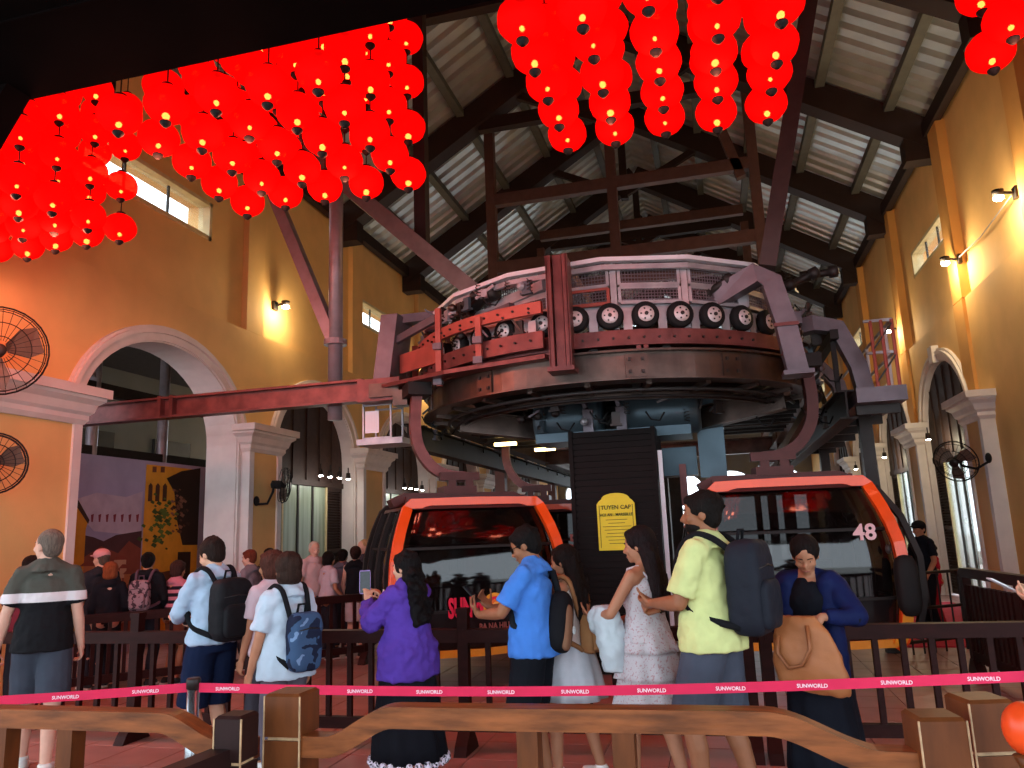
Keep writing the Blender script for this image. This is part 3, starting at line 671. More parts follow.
# ---- maintenance platform right
mp = thing('maintenance_platform', 'mauve steel maintenance platform with red and white guard rails, right of the terminal', 'platform', (2.1, 11.5, 3.1))
MB().lo((1.72, 9.9, 3.06), (2.28, 16.5, 3.24)).build('deck', M_mauve, mp)
for k in range(6): MB().lo((1.75, 10.2+k*1.1, 2.95), (2.25, 10.28+k*1.1, 3.07)).build('joist', M_steel, mp)
for (x, y) in ((1.98, 9.95), (2.22, 9.95), (2.22, 10.35), (2.22, 11.6), (2.22, 12.8), (2.22, 14.2), (2.1, 9.95)):
    MB().cone((x, y, 3.24), .022, (x, y, 4.06), .022, 8).build('guard_post', M_white_p if y > 9.96 else M_salmon, mp)
for z in (4.06, 3.66): MB().tube([(1.9, 9.95, z), (2.22, 9.95, z), (2.22, 16.4, z)], .02, 8).build('guard_rail', M_lgrey, mp)
for k in range(2): MB().bar((1.98, 9.94, 3.3+.4*k), (2.22, 9.94, 3.62+.4*k), .02, .02).build('cross_wire', M_steel, mp)
for y in (11.2, 15.5): MB().box((2.0, y, 1.5), (.16, .16, 3.1)).build('support_post', M_steel, mp)
# ------------------------------------------------------------------ cable cars
M_or = mat('orange_paint', 'e64c0e', .35, var=.06, coat=.3)
M_or2 = mat('orange_amber_paint', 'd98a1e', .4, var=.08)
M_cglass = mat('smoked_cabin_glass', '0d0a0a', .05, var=0, spec=.5, alpha=.88)
M_cpanel = mat('smoked_lower_panel', '1d1718', .12, var=.15, vs=2)
M_maroon = mat('maroon_roof_steel', '4a2523', .45, .3, var=.15)
M_seat = mat('dark_bench_vinyl', '2c2a2b', .6)
PROF = [(0,.86),(.06,.93),(.2,.97),(.5,1.0),(.85,1.01),(1.1,.985),(1.35,.92),(1.55,.845),(1.66,.80)]
def hw_at(z):
    for (z0, w0), (z1, w1) in zip(PROF, PROF[1:]):
        if z0 <= z <= z1: return w0 + (w1-w0)*(z-z0)/(z1-z0)
    return PROF[-1][1] if z > 1.6 else PROF[0][1]
def ring(hw, z, n=48, e=.28, d=1.0):
    P = []
    for j in range(n):
        a = 2*PI*(j+.5)/n; c, s = math.cos(a), math.sin(a)
        P.append((math.copysign(abs(c)**e, c)*hw, math.copysign(abs(s)**e, s)*hw*d, z))
    return P
def shell(z0, z1, inset=0., n=48, steps=6):
    m = MB(); k = steps+1; V = []; F = []
    for i in range(k): z = z0 + (z1-z0)*i/steps; V += ring(hw_at(z)-inset, z, n)
    for i in range(steps): F += [(i*n+j, i*n+(j+1)%n, (i+1)*n+(j+1)%n, (i+1)*n+j) for j in range(n)]
    m.add(V, F); return m, n, k
def cabin(loc, rz, label, number, logo, group='cable cars at the turn', hang=-1, full=True):
    t = thing('cable_car', label, 'cable car', loc, rz, group)
    def B(name, m, mb, parent=None, smooth=False): return mb.build(name, m, parent or t, smooth, local=True)
    s, n, k = shell(.0, .5, .01); s.f += [tuple(reversed(range(n)))]; body = B('lower_body', M_cpanel, s, None, True)
    g, n, k = shell(.5, 1.17, .012); B('lower_glazing', M_cglass, g, None, True)
    g, n, k = shell(1.2, 1.64, .012); B('upper_glazing', M_cglass, g, None, True)
    for z, h in ((.5, .03), (1.185, .03)):
        P = ring(hw_at(z)+.004, z, 48); B('belt_line', M_dark, MB().sweep(P, .03, h, closed=True))
    r, n, k = shell(1.62, 1.66, -.02, steps=2); r.f += [tuple(range((k-1)*n, k*n))]; B('roof', M_maroon, r, None, True)
    # end frames: orange hoop on either end, dark side posts
    for sy in (-1, 1):
        P = []
        zs = [.02, .1, .25, .5, .8, 1.05, 1.25, 1.4, 1.52, 1.63]
        for z in zs: P.append((-hw_at(z)*.985, sy*(hw_at(z)*.96), z))
        top = [(-.755, sy*.77, 1.685), (0, sy*.775, 1.695), (.755, sy*.77, 1.685)]
        Q = [(-x, y, z) for x, y, z in reversed(P)]
        B('end_frame', M_or if sy < 0 else M_dark, MB().sweep(P + top + Q, .11, .085, up=(0, 1, 0)))
        B('sill', M_or2, MB().sweep([(-.86, sy*.9, .06), (0, sy*.93, .04), (.86, sy*.9, .06)], .06, .08))
        for sx in (-1, 1): B('sill_corner', M_or2, MB().sweep([(sx*.86, sy*.93, .04), (sx*.95, sy*.95, .2), (sx*1.0, sy*.97, .46)], .1, .06, up=(0,1,0)))
    for sx in (-1, 1):
        for y in (-.62, -.03, .03, .62):
            zs = [.05, .3, .6, .9, 1.2, 1.45, 1.62]
            B('door_post', M_dark, MB().sweep([(sx*(hw_at(z)+.01), y*(.7+.3*hw_at(z)), z) for z in zs], .05, .05, up=(0,1,0)))
    B('bumper', M_rub, MB().ell((1.0, -1.0, .62), (.11, .1, .30), 14, 10, e=.6), None, True)
    for sx in (-1, 1): B('door_handle', M_steel, MB().ell((sx*.86, -1.0, .98), (.03, .03, .05), 8, 6), None, True)
    for sy in (-1, 1):
        be = B('bench', M_seat, MB().box((0, sy*.62, .42), (1.5, .42, .08)).box((0, sy*.8, .62), (1.5, .08, .36)))
    # roof carrier and hanger
    B('roof_beam', M_maroon, MB().sweep([(-.85, 0, 1.72), (-.7, 0, 1.79), (.7, 0, 1.79), (.85, 0, 1.72)], .3, .1))
    B('roof_rail', M_maroon, MB().box((0, -.45, 1.74), (1.5, .08, .08)).box((0, .45, 1.74), (1.5, .08, .08)))
    B('spring_box', M_maroon, MB().box((0, 0, 1.87), (.42, .34, .1)).box((-.1, -.12, 1.95), (.1, .08, .16)).box((.12, -.12, 1.95), (.1, .08, .16)).box((0, -.12, 2.04), (.5, .1, .1)))
    arm = [(.1, 0, 2.04), (-.12, 0, 2.05), (-.33, 0, 2.16), (-.50, 0, 2.40), (-.54, 0, 2.7), (-.5, 0, 3.15)]
    if hang > 0: arm = [(-x, y, z) for x, y, z in arm]
    cs = []
    for i in range(len(arm)-1):
        for u in range(4): cs.append(tuple(np.array(arm[i]) + (np.array(arm[i+1])-np.array(arm[i]))*u/4))
    cs.append(arm[-1])
    for _ in range(3): cs = [cs[0]] + [tuple((np.array(cs[i-1])+2*np.array(cs[i])+np.array(cs[i+1]))/4) for i in range(1, len(cs)-1)] + [cs[-1]]
    B('hanger_arm', M_red if hang < 0 else M_maroon, MB().sweep(cs, .13, .12, up=(0,1,0)))
    B('grip', M_dark, MB().box((arm[-1][0], 0, 3.14), (.3, .4, .16)))
    # ends: lettering and number
    if logo:
        pink = mat('pink_lettering', 'd8123f', .5, var=0); y = -1.035
        for key, x in (('sunw', -.20), ('rld', .43)):
            o = bpy.data.objects.new('lettering', TXT[key]); col.objects.link(o); o.parent = t; o.location = (x, y, .44); o.rotation_euler = (PI/2, 0, 0); o.scale = (.47, .95, 1)
            if not TXT[key].materials: TXT[key].materials.append(pink)
        em = B('emblem', mat('emblem_orange', 'e8a02a', .5, var=0), MB().lathe([(.01,-.004),(.135,-.004),(.135,.004),(.01,.004)], 28, (.12, y, .54), Matrix.Rotation(PI/2, 3, 'X')))
        for r, c, d in ((.108, 'd8123f', .008), (.078, 'e9772c', .012), (.048, 'f2b35a', .016)):
            B('emblem_ring', mat('emblem_'+c, c, .5, var=0), MB().lathe([(.005,-.003),(r,-.003),(r,.003),(.005,.003)], 28, (.135, y-d, .53), Matrix.Rotation(PI/2, 3, 'X')), em)
        o = bpy.data.objects.new('lettering', TXT['hills']); col.objects.link(o); o.parent = t; o.location = (.14, y+.01, .29); o.rotation_euler = (PI/2, 0, 0); o.scale = (.62, .8, 1)
        TXT['hills'].materials.append(mat('dull_red_lettering', '8e4a44', .5, var=0))
    if number:
        o = bpy.data.objects.new('number', TXT[number]); col.objects.link(o); o.parent = t
        z = 1.08; o.location = (.66 if number == 'n48' else .72, -hw_at(z+.1) - .015, z); o.rotation_euler = (PI/2, 0, 0)
        TXT[number].materials.append(mat('pale_pink_number', 'dcb0b4', .5, var=0))
    return t
cabin((-3.17, 9.3, .36), math.radians(34), 'smoked-glass cable car with orange frame and pink lettering, left of the clad pillar', None, True, hang=-1)
cr_ = cabin((.64, 9.52, .40), math.radians(7), 'smoked-glass cable car numbered 48 with orange frame, behind the woman in navy', 'n48', False, hang=1)
cabin((-2.95, 12.9, .36), math.radians(5), 'cable car half hidden behind the left one, beside the clad pillar', 'n51', False, hang=-1)
# open door arm on the right flank of car 48
dp = [(1.06, -.9, .1), (1.16, -.95, .5), (1.16, -.95, .9), (1.05, -.9, 1.3), (.86, -.8, 1.62)]
MB().sweep(dp, .06, .07, up=(0,1,0)).build('door_arm', M_dark, cr_, local=True)
# ------------------------------------------------------------------ barriers
M_fence = mat('dark_red_brown_timber', '2c1210', .5, spec=.12, var=.25, vs=6, stretch=(1,1,3))
M_rail = mat('worn_brown_handrail', '74401f', .4, spec=.22, var=.5, vs=9, stretch=(.5,3,3), bump=.05, bs=30)
M_post = mat('brown_handrail_post', '5c3116', .4, spec=.2, var=.3, vs=5, stretch=(3,3,.8), coat=.0)
M_postd = mat('dark_handrail_post', '241211', .45, spec=.15, var=.25, vs=5)
M_worn = mat('worn_pale_edge', 'b08f6c', .5, var=.3, vs=20)
def fence(p0, p1, label, posts=(0, 1), step=.19, group='dark timber barriers', top=.93, bal=.04, foot=True):
    p0, p1 = Vector((*p0, 0)), Vector((*p1, 0)); d = p1-p0; L = d.length; d.normalize(); a = math.atan2(d.y, d.x)
    t = thing('timber_barrier', label, 'barrier', p0, 0, group)
    up = Vector((0,0,1))
    MB().bar(p0+up*(top-.05), p1+up*(top-.05), .10, .10).build('top_rail', M_fence, t)
    MB().bar(p0+up*.2, p1+up*.2, .06, .09).build('bottom_rail', M_fence, t)
    n = max(2, int(L/step))
    bm = None
    for i in range(1, n):
        q = p0 + d*(L*i/n)
        if bm is None: bm = MB().box((0,0,.54), (bal, bal, top-.32)).mesh('baluster'); bm.materials.append(M_fence)
        o = bpy.data.objects.new('baluster', bm); col.objects.link(o); o.parent = t; o.location = q - p0; o.rotation_euler = (0,0,a)
    for f in posts:
        q = p0 + d*(L*f)
        o = MB().box(q+up*.54, (.085, .085, 1.06), rz=a).build('post', M_fence, t)
        MB().box(q+up*1.075, (.1, .1, .04), rz=a).build('cap', M_fence, o)
        if foot: MB().add([Vector(v)+q for v in [(-.05,-.17,0),(.05,-.17,0),(.05,.17,0),(-.05,.17,0),(-.05,-.13,.07),(.05,-.13,.07),(.05,.13,.07),(-.05,.13,.07),(-.05,-.05,.16),(.05,-.05,.16),(.05,.05,.16),(-.05,.05,.16)]],
              [(3,2,1,0),(0,1,5,4),(1,2,6,5),(2,3,7,6),(3,0,4,7),(4,5,9,8),(5,6,10,9),(6,7,11,10),(7,4,8,11),(8,9,10,11)]).build('foot', M_fence, o)
    return t
fence((-7.7, 6.15), (-2.12, 6.18), 'dark timber barrier behind the people on the left', posts=(.05, .45))
fence((-2.08, 6.18), (.12, 6.27), 'dark timber barrier in front of the clad pillar', posts=(0, 1))
fence((.25, 6.27), (3.3, 6.5), 'dark timber barrier in front of cable car 48', posts=(0, .95))
fence((-7.35, 7.5), (-4.85, 10.2), 'dark timber barrier slanting away before the waiting crowd', posts=(0, 1), step=.16)
fence((2.55, 9.7), (2.78, 6.75), 'slatted dark timber barrier running back beside the red carpet', posts=(0, .45), step=.11, bal=.06, top=1.12)
# black metal rail by the carpet
br = thing('metal_railing', 'thin black metal railing beside the red carpet', 'railing', (2.2, 11.3, 0))
for z in (.98, .55, .15): MB().tube([(2.05, 10.9, z), (2.95, 11.5, z)], .02, 8).build('bar', M_dark, br)
for i in range(7): f = i/6; MB().tube([(2.05+.9*f, 10.9+.6*f, 0), (2.05+.9*f, 10.9+.6*f, 1.0)], .022 if i in (0, 6) else .012, 6).build('upright', M_dark, br)
cp = MB().lo((1.95, 11.6, .001), (4.3, 17.5, .016)).build('carpet', mat('red_carpet', 'b3243c', .95, var=.1, bump=.2, bs=200)); tag(cp, 'red carpet strip on the floor right of cable car 48', 'carpet')
# ---- near handrail
def scurve(pts, n=10):
    P = [np.array(p, float) for p in pts]; out = []
    for i in range(len(P)-1):
        a, b = P[i], P[i+1]
        m = n if abs(a[2]-b[2]) > .01 else 2
        for k in range(m):
            t = k/m; s = t*t*(3-2*t); q = a + (b-a)*t; q[2] = a[2] + (b[2]-a[2])*s; out.append(tuple(q))
    out.append(tuple(P[-1])); return out
def rail_part(path, parent):
    MB().sweep(path, .10, .085).build('rail', M_rail, parent)
def short_post(x, y, parent, h): MB().box((x, y, h/2), (.085, .085, h)).build('short_post', M_post, parent)
YR = 3.2
hl = thing('wooden_handrail', 'brown wooden handrail dipping to the dark post at lower left', 'handrail', (-3.0, YR, 0))
rail_part(scurve([(-4.6, YR, .90), (-2.52, YR, .90), (-2.2, YR, .79), (-2.06, YR, .79)]), hl)
for x in (-3.41, -3.03, -4.3): short_post(x, YR, hl, .87)
hr = thing('wooden_handrail', 'long brown wooden handrail in front of the queue, curving down at both ends', 'handrail', (-.6, YR, 0))
rail_part(scurve([(-1.80, YR, .82), (-1.70, YR, .82), (-1.38, YR, .945), (.10, YR, .955), (.50, YR, .83), (.64, YR, .83)], 12), hr)
for x in (-.81, -.43): short_post(x, YR, hr, .92)
def newel(x, y, w, m, label, z=1.06, rz=0.):
    t = thing('newel_post', label, 'post', (x, y, 0), rz)
    MB().box((0,0,(z-.19)/2), (w, w, z-.19)).build('shaft', m, t, local=True)
    MB().box((0,0,z-.185), (w-.025, w-.025, .02)).build('groove', M_worn, t, local=True)
    c = w/2; b = MB(); b.add([(-c,-c,z-.175),(c,-c,z-.175),(c,c,z-.175),(-c,c,z-.175),(-c,-c,z-.012),(c,-c,z-.012),(c,c,z-.012),(-c,c,z-.012),(-c+.012,-c+.012,z),(c-.012,-c+.012,z),(c-.012,c-.012,z),(-c+.012,c-.012,z)],
        [(3,2,1,0),(0,1,5,4),(1,2,6,5),(2,3,7,6),(3,0,4,7),(4,5,9,8),(5,6,10,9),(6,7,11,10),(7,4,8,11),(8,9,10,11)])
    b.build('cap_block', m, t, local=True)
    e = MB()
    for sx in (-1, 1): e.bar((sx*c, -c, 0), (sx*c, -c, z-.01), .006, .006)
    o = e.build('worn_edges', M_worn, t, local=True); o['kind'] = 'stuff'
    return t
newel(-1.885, 3.22, .17, M_post, 'brown square newel post at the left end of the long handrail', 1.035)
dpst = newel(-2.0, 2.98, .125, M_postd, 'dark slim newel post beside the brown one at lower left', .99)
dr = MB().bar((-2.03, 2.94, .80), (-2.12, 1.9, .80), .09, .13).build('side_rail', M_postd); tag(dr, 'dark timber rail running from the dark newel post towards the viewer', 'handrail')
newel(.675, 3.2, .16, M_post, 'brown newel post at the right end of the long handrail', .995, .15)
newel(.875, 3.38, .165, M_post, 'rightmost brown newel post beside the orange ball', 1.02, .25)
ob = thing('orange_finial', 'orange rounded ball at the lower right edge', 'finial', (.915, 3.04, 0))
MB().ell((.915, 3.04, .985), (.07, .07, .085), 18, 12).build('ball', mat('orange_lacquer', 'd8461a', .3, var=.25, vs=6), ob, True)
MB().lathe([(.02,0),(.05,0),(.035,.1),(.03,.86),(.05,.9),(.02,.91)], 14, (.915, 3.04, 0)).build('stem', M_post, ob, True)
# ---- belt barrier
M_chr = mat('brushed_steel', '9a9ea2', .25, .9, var=.06); M_belt = mat('crimson_belt', 'd8224f', .6, var=.06)
M_print = mat('white_belt_print', 'f2dce4', .6, var=0); TXT['belt'].materials.append(M_print)
def stanchion(x, y, label, z=.9):
    t = thing('belt_stanchion', label, 'stanchion', (x, y, 0))
    MB().lathe([(.02,0),(.16,0),(.16,.012),(.05,.03),(.03,.05)], 24).build('base', M_chr, t, True, local=True)
    MB().cone((0,0,.03), .036, (0,0,z-.06), .036, 16).build('pole', M_chr, t, True, local=True)
    MB().lathe([(.02,z-.06),(.04,z-.06),(.042,z-.01),(.036,z),(.01,z)], 16).build('belt_head', M_steel, t, True, local=True)
    return t
stanchion(-3.12, 4.2, 'brushed steel belt stanchion beside the man with the black backpack')
stanchion(1.46, 4.56, 'belt stanchion at the right edge', .93)
def belt(p0, p1, label, n, group='crimson printed queue belts', sag=.018):
    p0, p1 = Vector(p0), Vector(p1); d = p1-p0; L = d.length; dn = d.normalized()
    t = thing('queue_belt', label, 'belt', p0, 0, group)
    pts = [p0 + d*i/12 - Vector((0,0,sag*math.sin(PI*i/12))) for i in range(13)]
    MB().sweep(pts, .004, .052).build('webbing', M_belt, t)
    a = math.atan2(dn.y, dn.x)
    for i in range(n):
        f = (i+.45)/n; q = p0 + d*f - Vector((0,0,sag*math.sin(PI*f))) - Vector((0,0,.012)) + Vector((math.sin(a), -math.cos(a), 0))*.003
        o = bpy.data.objects.new('printed_name', TXT['belt']); col.objects.link(o); o.parent = t; o.location = q - p0; o.rotation_euler = (PI/2, 0, a); o.scale = (.8, .8, .1)
belt((-5.3, 3.45, .845), (-3.15, 4.2, .845), 'crimson queue belt with white print left of the steel stanchion', 5)
belt((-3.08, 4.2, .845), (1.44, 4.56, .885), 'long crimson queue belt with white print in front of the queue', 11, sag=.045)
# ------------------------------------------------------------------ mural board beyond the first arch
mu = thing('mural_board', 'painted mural of a yellow street under a lilac sky beyond the left arch', 'mural', (-9.6, 11.4, 0))
XM = -9.6
def my(x): return 9.6/(.9856-.00184*(x-70))
def mz(x, y): k = 65 - 9*(x-70)/128; return 3.11 - (y - (455 + 10*(x-70)/128))/k
def paint(name, c, pts, layer, v=.12):
    P = [(my(x), mz(x, y)) for x, y in pts]
    return poly_extrude(name, P, [], 'X', XM + .002*layer, XM + .002*layer - .0015, mat('mural_'+c, c, .7, var=v, vs=5), mu)
MB().lo((XM-.08, 9.2, 0), (XM, 13.3, 3.16)).build('panel', mat('mural_lilac_sky', '9c8ba6', .7, var=.2, vs=1.3), mu)
paint('painted_cloud', 'b59aa8', [(75,500),(100,492),(130,496),(146,490),(146,535),(100,530),(85,515)], 1)
paint('painted_hills', '4a2a2c', [(86,533),(100,536),(110,540),(122,534),(147,530),(147,600),(86,600)], 2)
paint('painted_rooftops', '7d3a2c', [(90,556),(108,545),(125,552),(135,540),(147,548),(147,640),(80,640)], 3)
paint('painted_street_houses', 'b06a48', [(96,640),(96,566),(112,560),(112,572),(124,566),(130,572),(130,640)], 4)
paint('painted_house', 'c47a1f', [(64,640),(66,492),(72,490),(82,503),(93,520),(91,528),(92,640)], 5)
paint('painted_eave', '3a2018', [(68,490),(73,488),(83,502),(94,519),(93,523),(81,507),(70,494)], 6)
paint('painted_tower', 'd08a2a', [(148,640),(148,462),(200,466),(200,640)], 5)
for x in (153, 160, 167): paint('painted_window', '4b2a1e', [(x-2,500),(x-2,484),(x,481),(x+2,484),(x+2,500)], 6)
for x in (156, 164): paint('painted_window', '6b3a24', [(x-2,470),(x-2,464),(x+2,464),(x+2,470)], 6)
paint('painted_eave', '2c1a16', [(168,476),(182,468),(200,464),(200,545),(186,545),(180,520),(176,490)], 7)
_r = random.Random(5)
for i in range(16):
    x = _r.uniform(92, 142); y = _r.uniform(556, 600); w = _r.uniform(3, 6); h_ = _r.uniform(8, 16)
    paint('painted_facade', _r.choice(['c08a5a', 'a8623c', 'b98a70', '8a4a34']), [(x-w,y+h_),(x-w,y),(x+w,y),(x+w,y+h_)], 4+i*.05)
    paint('painted_roof', _r.choice(['6a2a20', '7d3526', '5a2620']), [(x-w-1.5,y),(x-w*.4,y-4),(x+w*.6,y-4),(x+w+1.5,y)], 5+i*.05)
for i in range(60):
    x = _r.gauss(165, 5.5); y = _r.gauss(523, 14); q = _r.uniform(1.2, 3.2)
    paint('painted_leaf', _r.choice(['4a5a24', '35421c', '5c6a2e', '3f4a22']), [(x-q,y),(x-q*.3,y-q),(x+q,y-q*.2),(x+q*.4,y+q*.9)], 8+i*.02)
for i in range(40):
    x = _r.gauss(181, 5); y = _r.gauss(510, 15); q = _r.uniform(1., 2.6)
    paint('painted_leaf', _r.choice(['7a4a38', '5a3428', '8a5a4a', '3a241c']), [(x-q,y),(x-q*.3,y-q),(x+q,y-q*.2),(x+q*.4,y+q*.9)], 9.3+i*.02)
paint('painted_doorway', '2c1510', [(182,640),(182,552),(194,552),(194,640)], 7)
paint('painted_windows_band', '5a2f20', [(150,575),(178,570),(178,600),(150,600)], 6)
for i in range(7): x = 97+i*7.5; paint('painted_bunting', '7a2530', [(x-1.4,514),(x+1.4,513),(x+.8,521),(x-.6,521)], 3)
bb = thing('yard_gantry', 'grey pipe posts and dark beams seen through the open left arch', 'gantry', (-10.6, 12, 0))
for y in (11.2, 13.0): MB().cone((-10.6, y, 0), .10, (-10.6, y, 6.28), .10, 12).build('post', M_pipe, bb, True)
for z in (3.35, 4.5): MB().box((-10.6, 13, z), (.16, 9, .22)).build('beam', M_dark, bb)
MB().bar((-10.6, 11.2, 4.7), (-10.6, 9.5, 6.1), .14, .14).build('brace', M_pipe, bb)
# ------------------------------------------------------------------ lanterns
def lantern_mat():
    m = bpy.data.materials.new('glowing_red_paper'); m.use_nodes = True; nt = m.node_tree; N = nt.nodes; L = nt.links; N.clear()
    out = N.new('ShaderNodeOutputMaterial'); e = N.new('ShaderNodeEmission'); d = N.new('ShaderNodeBsdfDiffuse'); a = N.new('ShaderNodeAddShader'); mx = N.new('ShaderNodeMixShader'); tr = N.new('ShaderNodeBsdfTransparent')
    tc = N.new('ShaderNodeTexCoord'); nz = N.new('ShaderNodeTexNoise'); nz.inputs['Scale'].default_value = 5; L.new(tc.outputs['Object'], nz.inputs[0])
    cr = N.new('ShaderNodeMix'); cr.data_type = 'RGBA'; cr.inputs['A'].default_value = (.62, .0006, .0006, 1); cr.inputs['B'].default_value = (.95, .001, .0008, 1); L.new(nz.outputs[0], cr.inputs['Factor'])
    L.new(cr.outputs['Result'], e.inputs[0]); e.inputs[1].default_value = LANTERN_GLOW; d.inputs[0].default_value = (.6, .003, .003, 1)
    L.new(e.outputs[0], a.inputs[0]); L.new(d.outputs[0], a.inputs[1])
    tr.inputs[0].default_value = (1, .5, .25, 1); mx.inputs[0].default_value = .15
    L.new(a.outputs[0], mx.inputs[1]); L.new(tr.outputs[0], mx.inputs[2]); L.new(mx.outputs[0], out.inputs[0])
    try: m.cycles.emission_sampling = 'NONE'
    except Exception: pass
    return m
LANTERN_GLOW = .7; LANTERN_E = .62
M_lan = lantern_mat(); M_cap = mat('black_lantern_cap', '120c0c', .6, var=0)
M_bulb = emis('lantern_bulb', 'ffb068', 16, 'NONE')
R_L = .165
b = MB(); nv, nu_ = 9, 20; V = []; F = []
for i in range(nv+1):
    a = -PI/2*.90 + PI*.90*i/nv
    for j in range(nu_):
        k = 1 + .012*math.cos(10*2*PI*j/nu_); V.append((R_L*math.cos(a)*k*math.cos(2*PI*j/nu_), R_L*math.cos(a)*k*math.sin(2*PI*j/nu_), R_L*.93*math.sin(a)))
for i in range(nv): F += [(i*nu_+j, i*nu_+(j+1)%nu_, (i+1)*nu_+(j+1)%nu_, (i+1)*nu_+j) for j in range(nu_)]
b.add(V, F); me_shell = b.mesh('shell', None, True); me_shell.materials.append(M_lan)
me_bulb = MB().ell((0,0,-.075), (.019,.019,.021), 10, 8).mesh('bulb', None, True); me_bulb.materials.append(M_bulb)
me_cap = MB().lathe([(.012,.150),(.042,.150),(.045,.168),(.03,.178),(.008,.18)], 12).mesh('top_cap'); me_cap.materials.append(M_cap)
me_bot = MB().lathe([(.004,-.192),(.016,-.19),(.034,-.172),(.044,-.158),(.042,-.145),(.01,-.143)], 12).mesh('bottom_cap'); me_bot.materials.append(M_cap)
ORD = ['first', 'second', 'third', 'fourth', 'fifth', 'sixth', 'seventh']
me_wire = {L_: MB().tube([(0,0,.17), (0,0,.17+L_)], .006, 5).mesh('wire') for L_ in (.108, 1.02, 1.49, 1.96, 2.43)}
for m_ in me_wire.values(): m_.materials.append(M_cap)
def lantern(x, y, z, label, group, wl=.108):
    t = bpy.data.objects.new('red_lantern', me_shell); col.objects.link(t); t.location = (x, y, z); t.rotation_euler = (0, 0, random.uniform(0, 6))
    tag(t, label, 'lantern', group)
    for n_, me in (('bulb', me_bulb), ('top_cap', me_cap), ('bottom_cap', me_bot), ('wire', me_wire[wl])):
        o = bpy.data.objects.new(n_, me); col.objects.link(o); o.parent = t
        if n_ == 'bulb': q_ = random.uniform(.7, 1.35); o.scale = (q_*1.2, q_, q_)
LV = [5.0, 5.47, 5.94, 6.41]
def cluster(xs, ys, where, group, slant=0.):
    for i, x in enumerate(xs):
        for j, y in enumerate(ys):
            hid = 1.68 + (4.93-1.68)*(y)/4.1 + .14
            lv = [z for z in LV if not ((z > hid and x < -1.2) or (x > -1.2 and z > 1.68 + y*.765))]
            dz_ = random.uniform(-.02, .02)
            for k, z in enumerate(lv):
                zz = z + dz_
                lab = 'red lantern, %s up, %s string, %s row, %s' % (ORD[k], ORD[i], ORD[j] if j else 'back', where)
                lantern(x + random.uniform(-.012, .012), y + random.uniform(-.012, .012), zz, lab, group, (2.43, 1.96, 1.49, 1.02)[k] if k == len(lv)-1 else .108)
cluster([-2.53, -2.96, -3.39, -3.82, -4.24], [6.25, 5.82, 5.4, 4.98, 4.56], 'left of the dark post', 'red lanterns left of the dark post')
cluster([-5.90, -6.30, -6.70, -7.10, -7.5], [6.42, 6.0, 5.58, 5.16, 4.74], 'by the left wall', 'red lanterns by the left wall')
cluster([-.98, -.57, -.15, .25, .65], [6.02, 5.6, 5.2, 4.8, 4.4], 'above the terminal', 'red lanterns above the terminal', .0)
cluster([2.2, 2.62], [5.84, 5.42, 5.0], 'at the top right', 'red lanterns at the top right', .0)
hg = thing('overhead_rack', 'dark overhead bars from which the red lanterns hang', 'frame', (-2, 5.4, 7.6))
for y in (6.42, 6.0, 5.58, 5.16, 4.74): MB().box((-2, y, 7.62), (11.6, .04, .05)).build('bar', M_dark, hg)
for x in (-7.5, -4.4, -1.2, 2.8): MB().box((x, 6.2, 7.67), (.05, 3.8, .06)).build('cross_bar', M_dark, hg); MB().box((x, 7.9, 8.75), (.04, .04, 2.2)).build('hanger_rod', M_dark, hg)
# the lanterns' own light, from inside the strings
for x, y, z, e in ((-2.96, 5.82, 5.0, 22), (-3.82, 5.82, 5.0, 22), (-4.24, 4.98, 5.0, 22), (-3.39, 4.98, 5.0, 20), (-6.3, 6.0, 5.0, 60), (-7.1, 6.0, 5.0, 75), (-6.3, 5.16, 5.0, 50), (-7.1, 5.16, 5.0, 65), (-.57, 5.6, 5.0, 18), (.25, 5.2, 5.0, 18), (-.15, 4.8, 5.0, 16), (2.2, 5.42, 5.0, 12)):
    ld = bpy.data.lights.new('lantern_light', 'POINT'); ld.shadow_soft_size = .15; ld.energy = e*LANTERN_E; ld.color = (1, .26, .15)
    lo_ = bpy.data.objects.new('lantern_light', ld); col.objects.link(lo_); lo_.location = (x, y, z - .215)
# ------------------------------------------------------------------ wall lamps
M_lamp = emis('warm_lamp_face', 'fff0c8', 40)
def wall_lamp(x, y, z, s, label, e=40, down=True):
    t = thing('wall_lamp', label, 'lamp', (x, y, z), 0, 'warm wall lamps')
    MB().box((-s*.02, 0, 0), (.06, .14, .18)).build('back_plate', M_steel, t, local=True)
    MB().bar((0, 0, 0), (s*.18, 0, .03), .035, .035).build('arm', M_steel, t, local=True)
    MB().lathe([(.03,-.08),(.07,-.07),(.085,.03),(.03,.05)], 14, (s*.22, 0, .04)).build('housing', M_steel, t, True, local=True)
    MB().ell((s*.22, 0, -.05), (.075, .075, .05), 12, 8).build('lamp_face', M_lamp, t, True, local=True)
    ld = bpy.data.lights.new('lamp_light', 'POINT'); ld.energy = e*.6; ld.color = (1, .78, .45); ld.shadow_soft_size = .08
    o = bpy.data.objects.new('lamp_light', ld); col.objects.link(o); o.location = (x + s*.32, y, z - .12)
wall_lamp(XL-.06, 13.4, 6.4, 1, 'lit wall lamp on the left wall between the pilaster and the steel post', 70)
wall_lamp(XR-.02, 12.4, 6.4, -1, 'bright wall lamp at the right edge of the photo', 120)
wall_lamp(XR-.02, 15.3, 6.35, -1, 'bright wall lamp on the second pilaster of the right wall', 120)
wall_lamp(XR-.02, 20.4, 6.3, -1, 'lit wall lamp beyond the maintenance platform', 90)
wall_lamp(XL-.06, 21.5, 6.4, 1, 'lit wall lamp far along the left wall', 70)
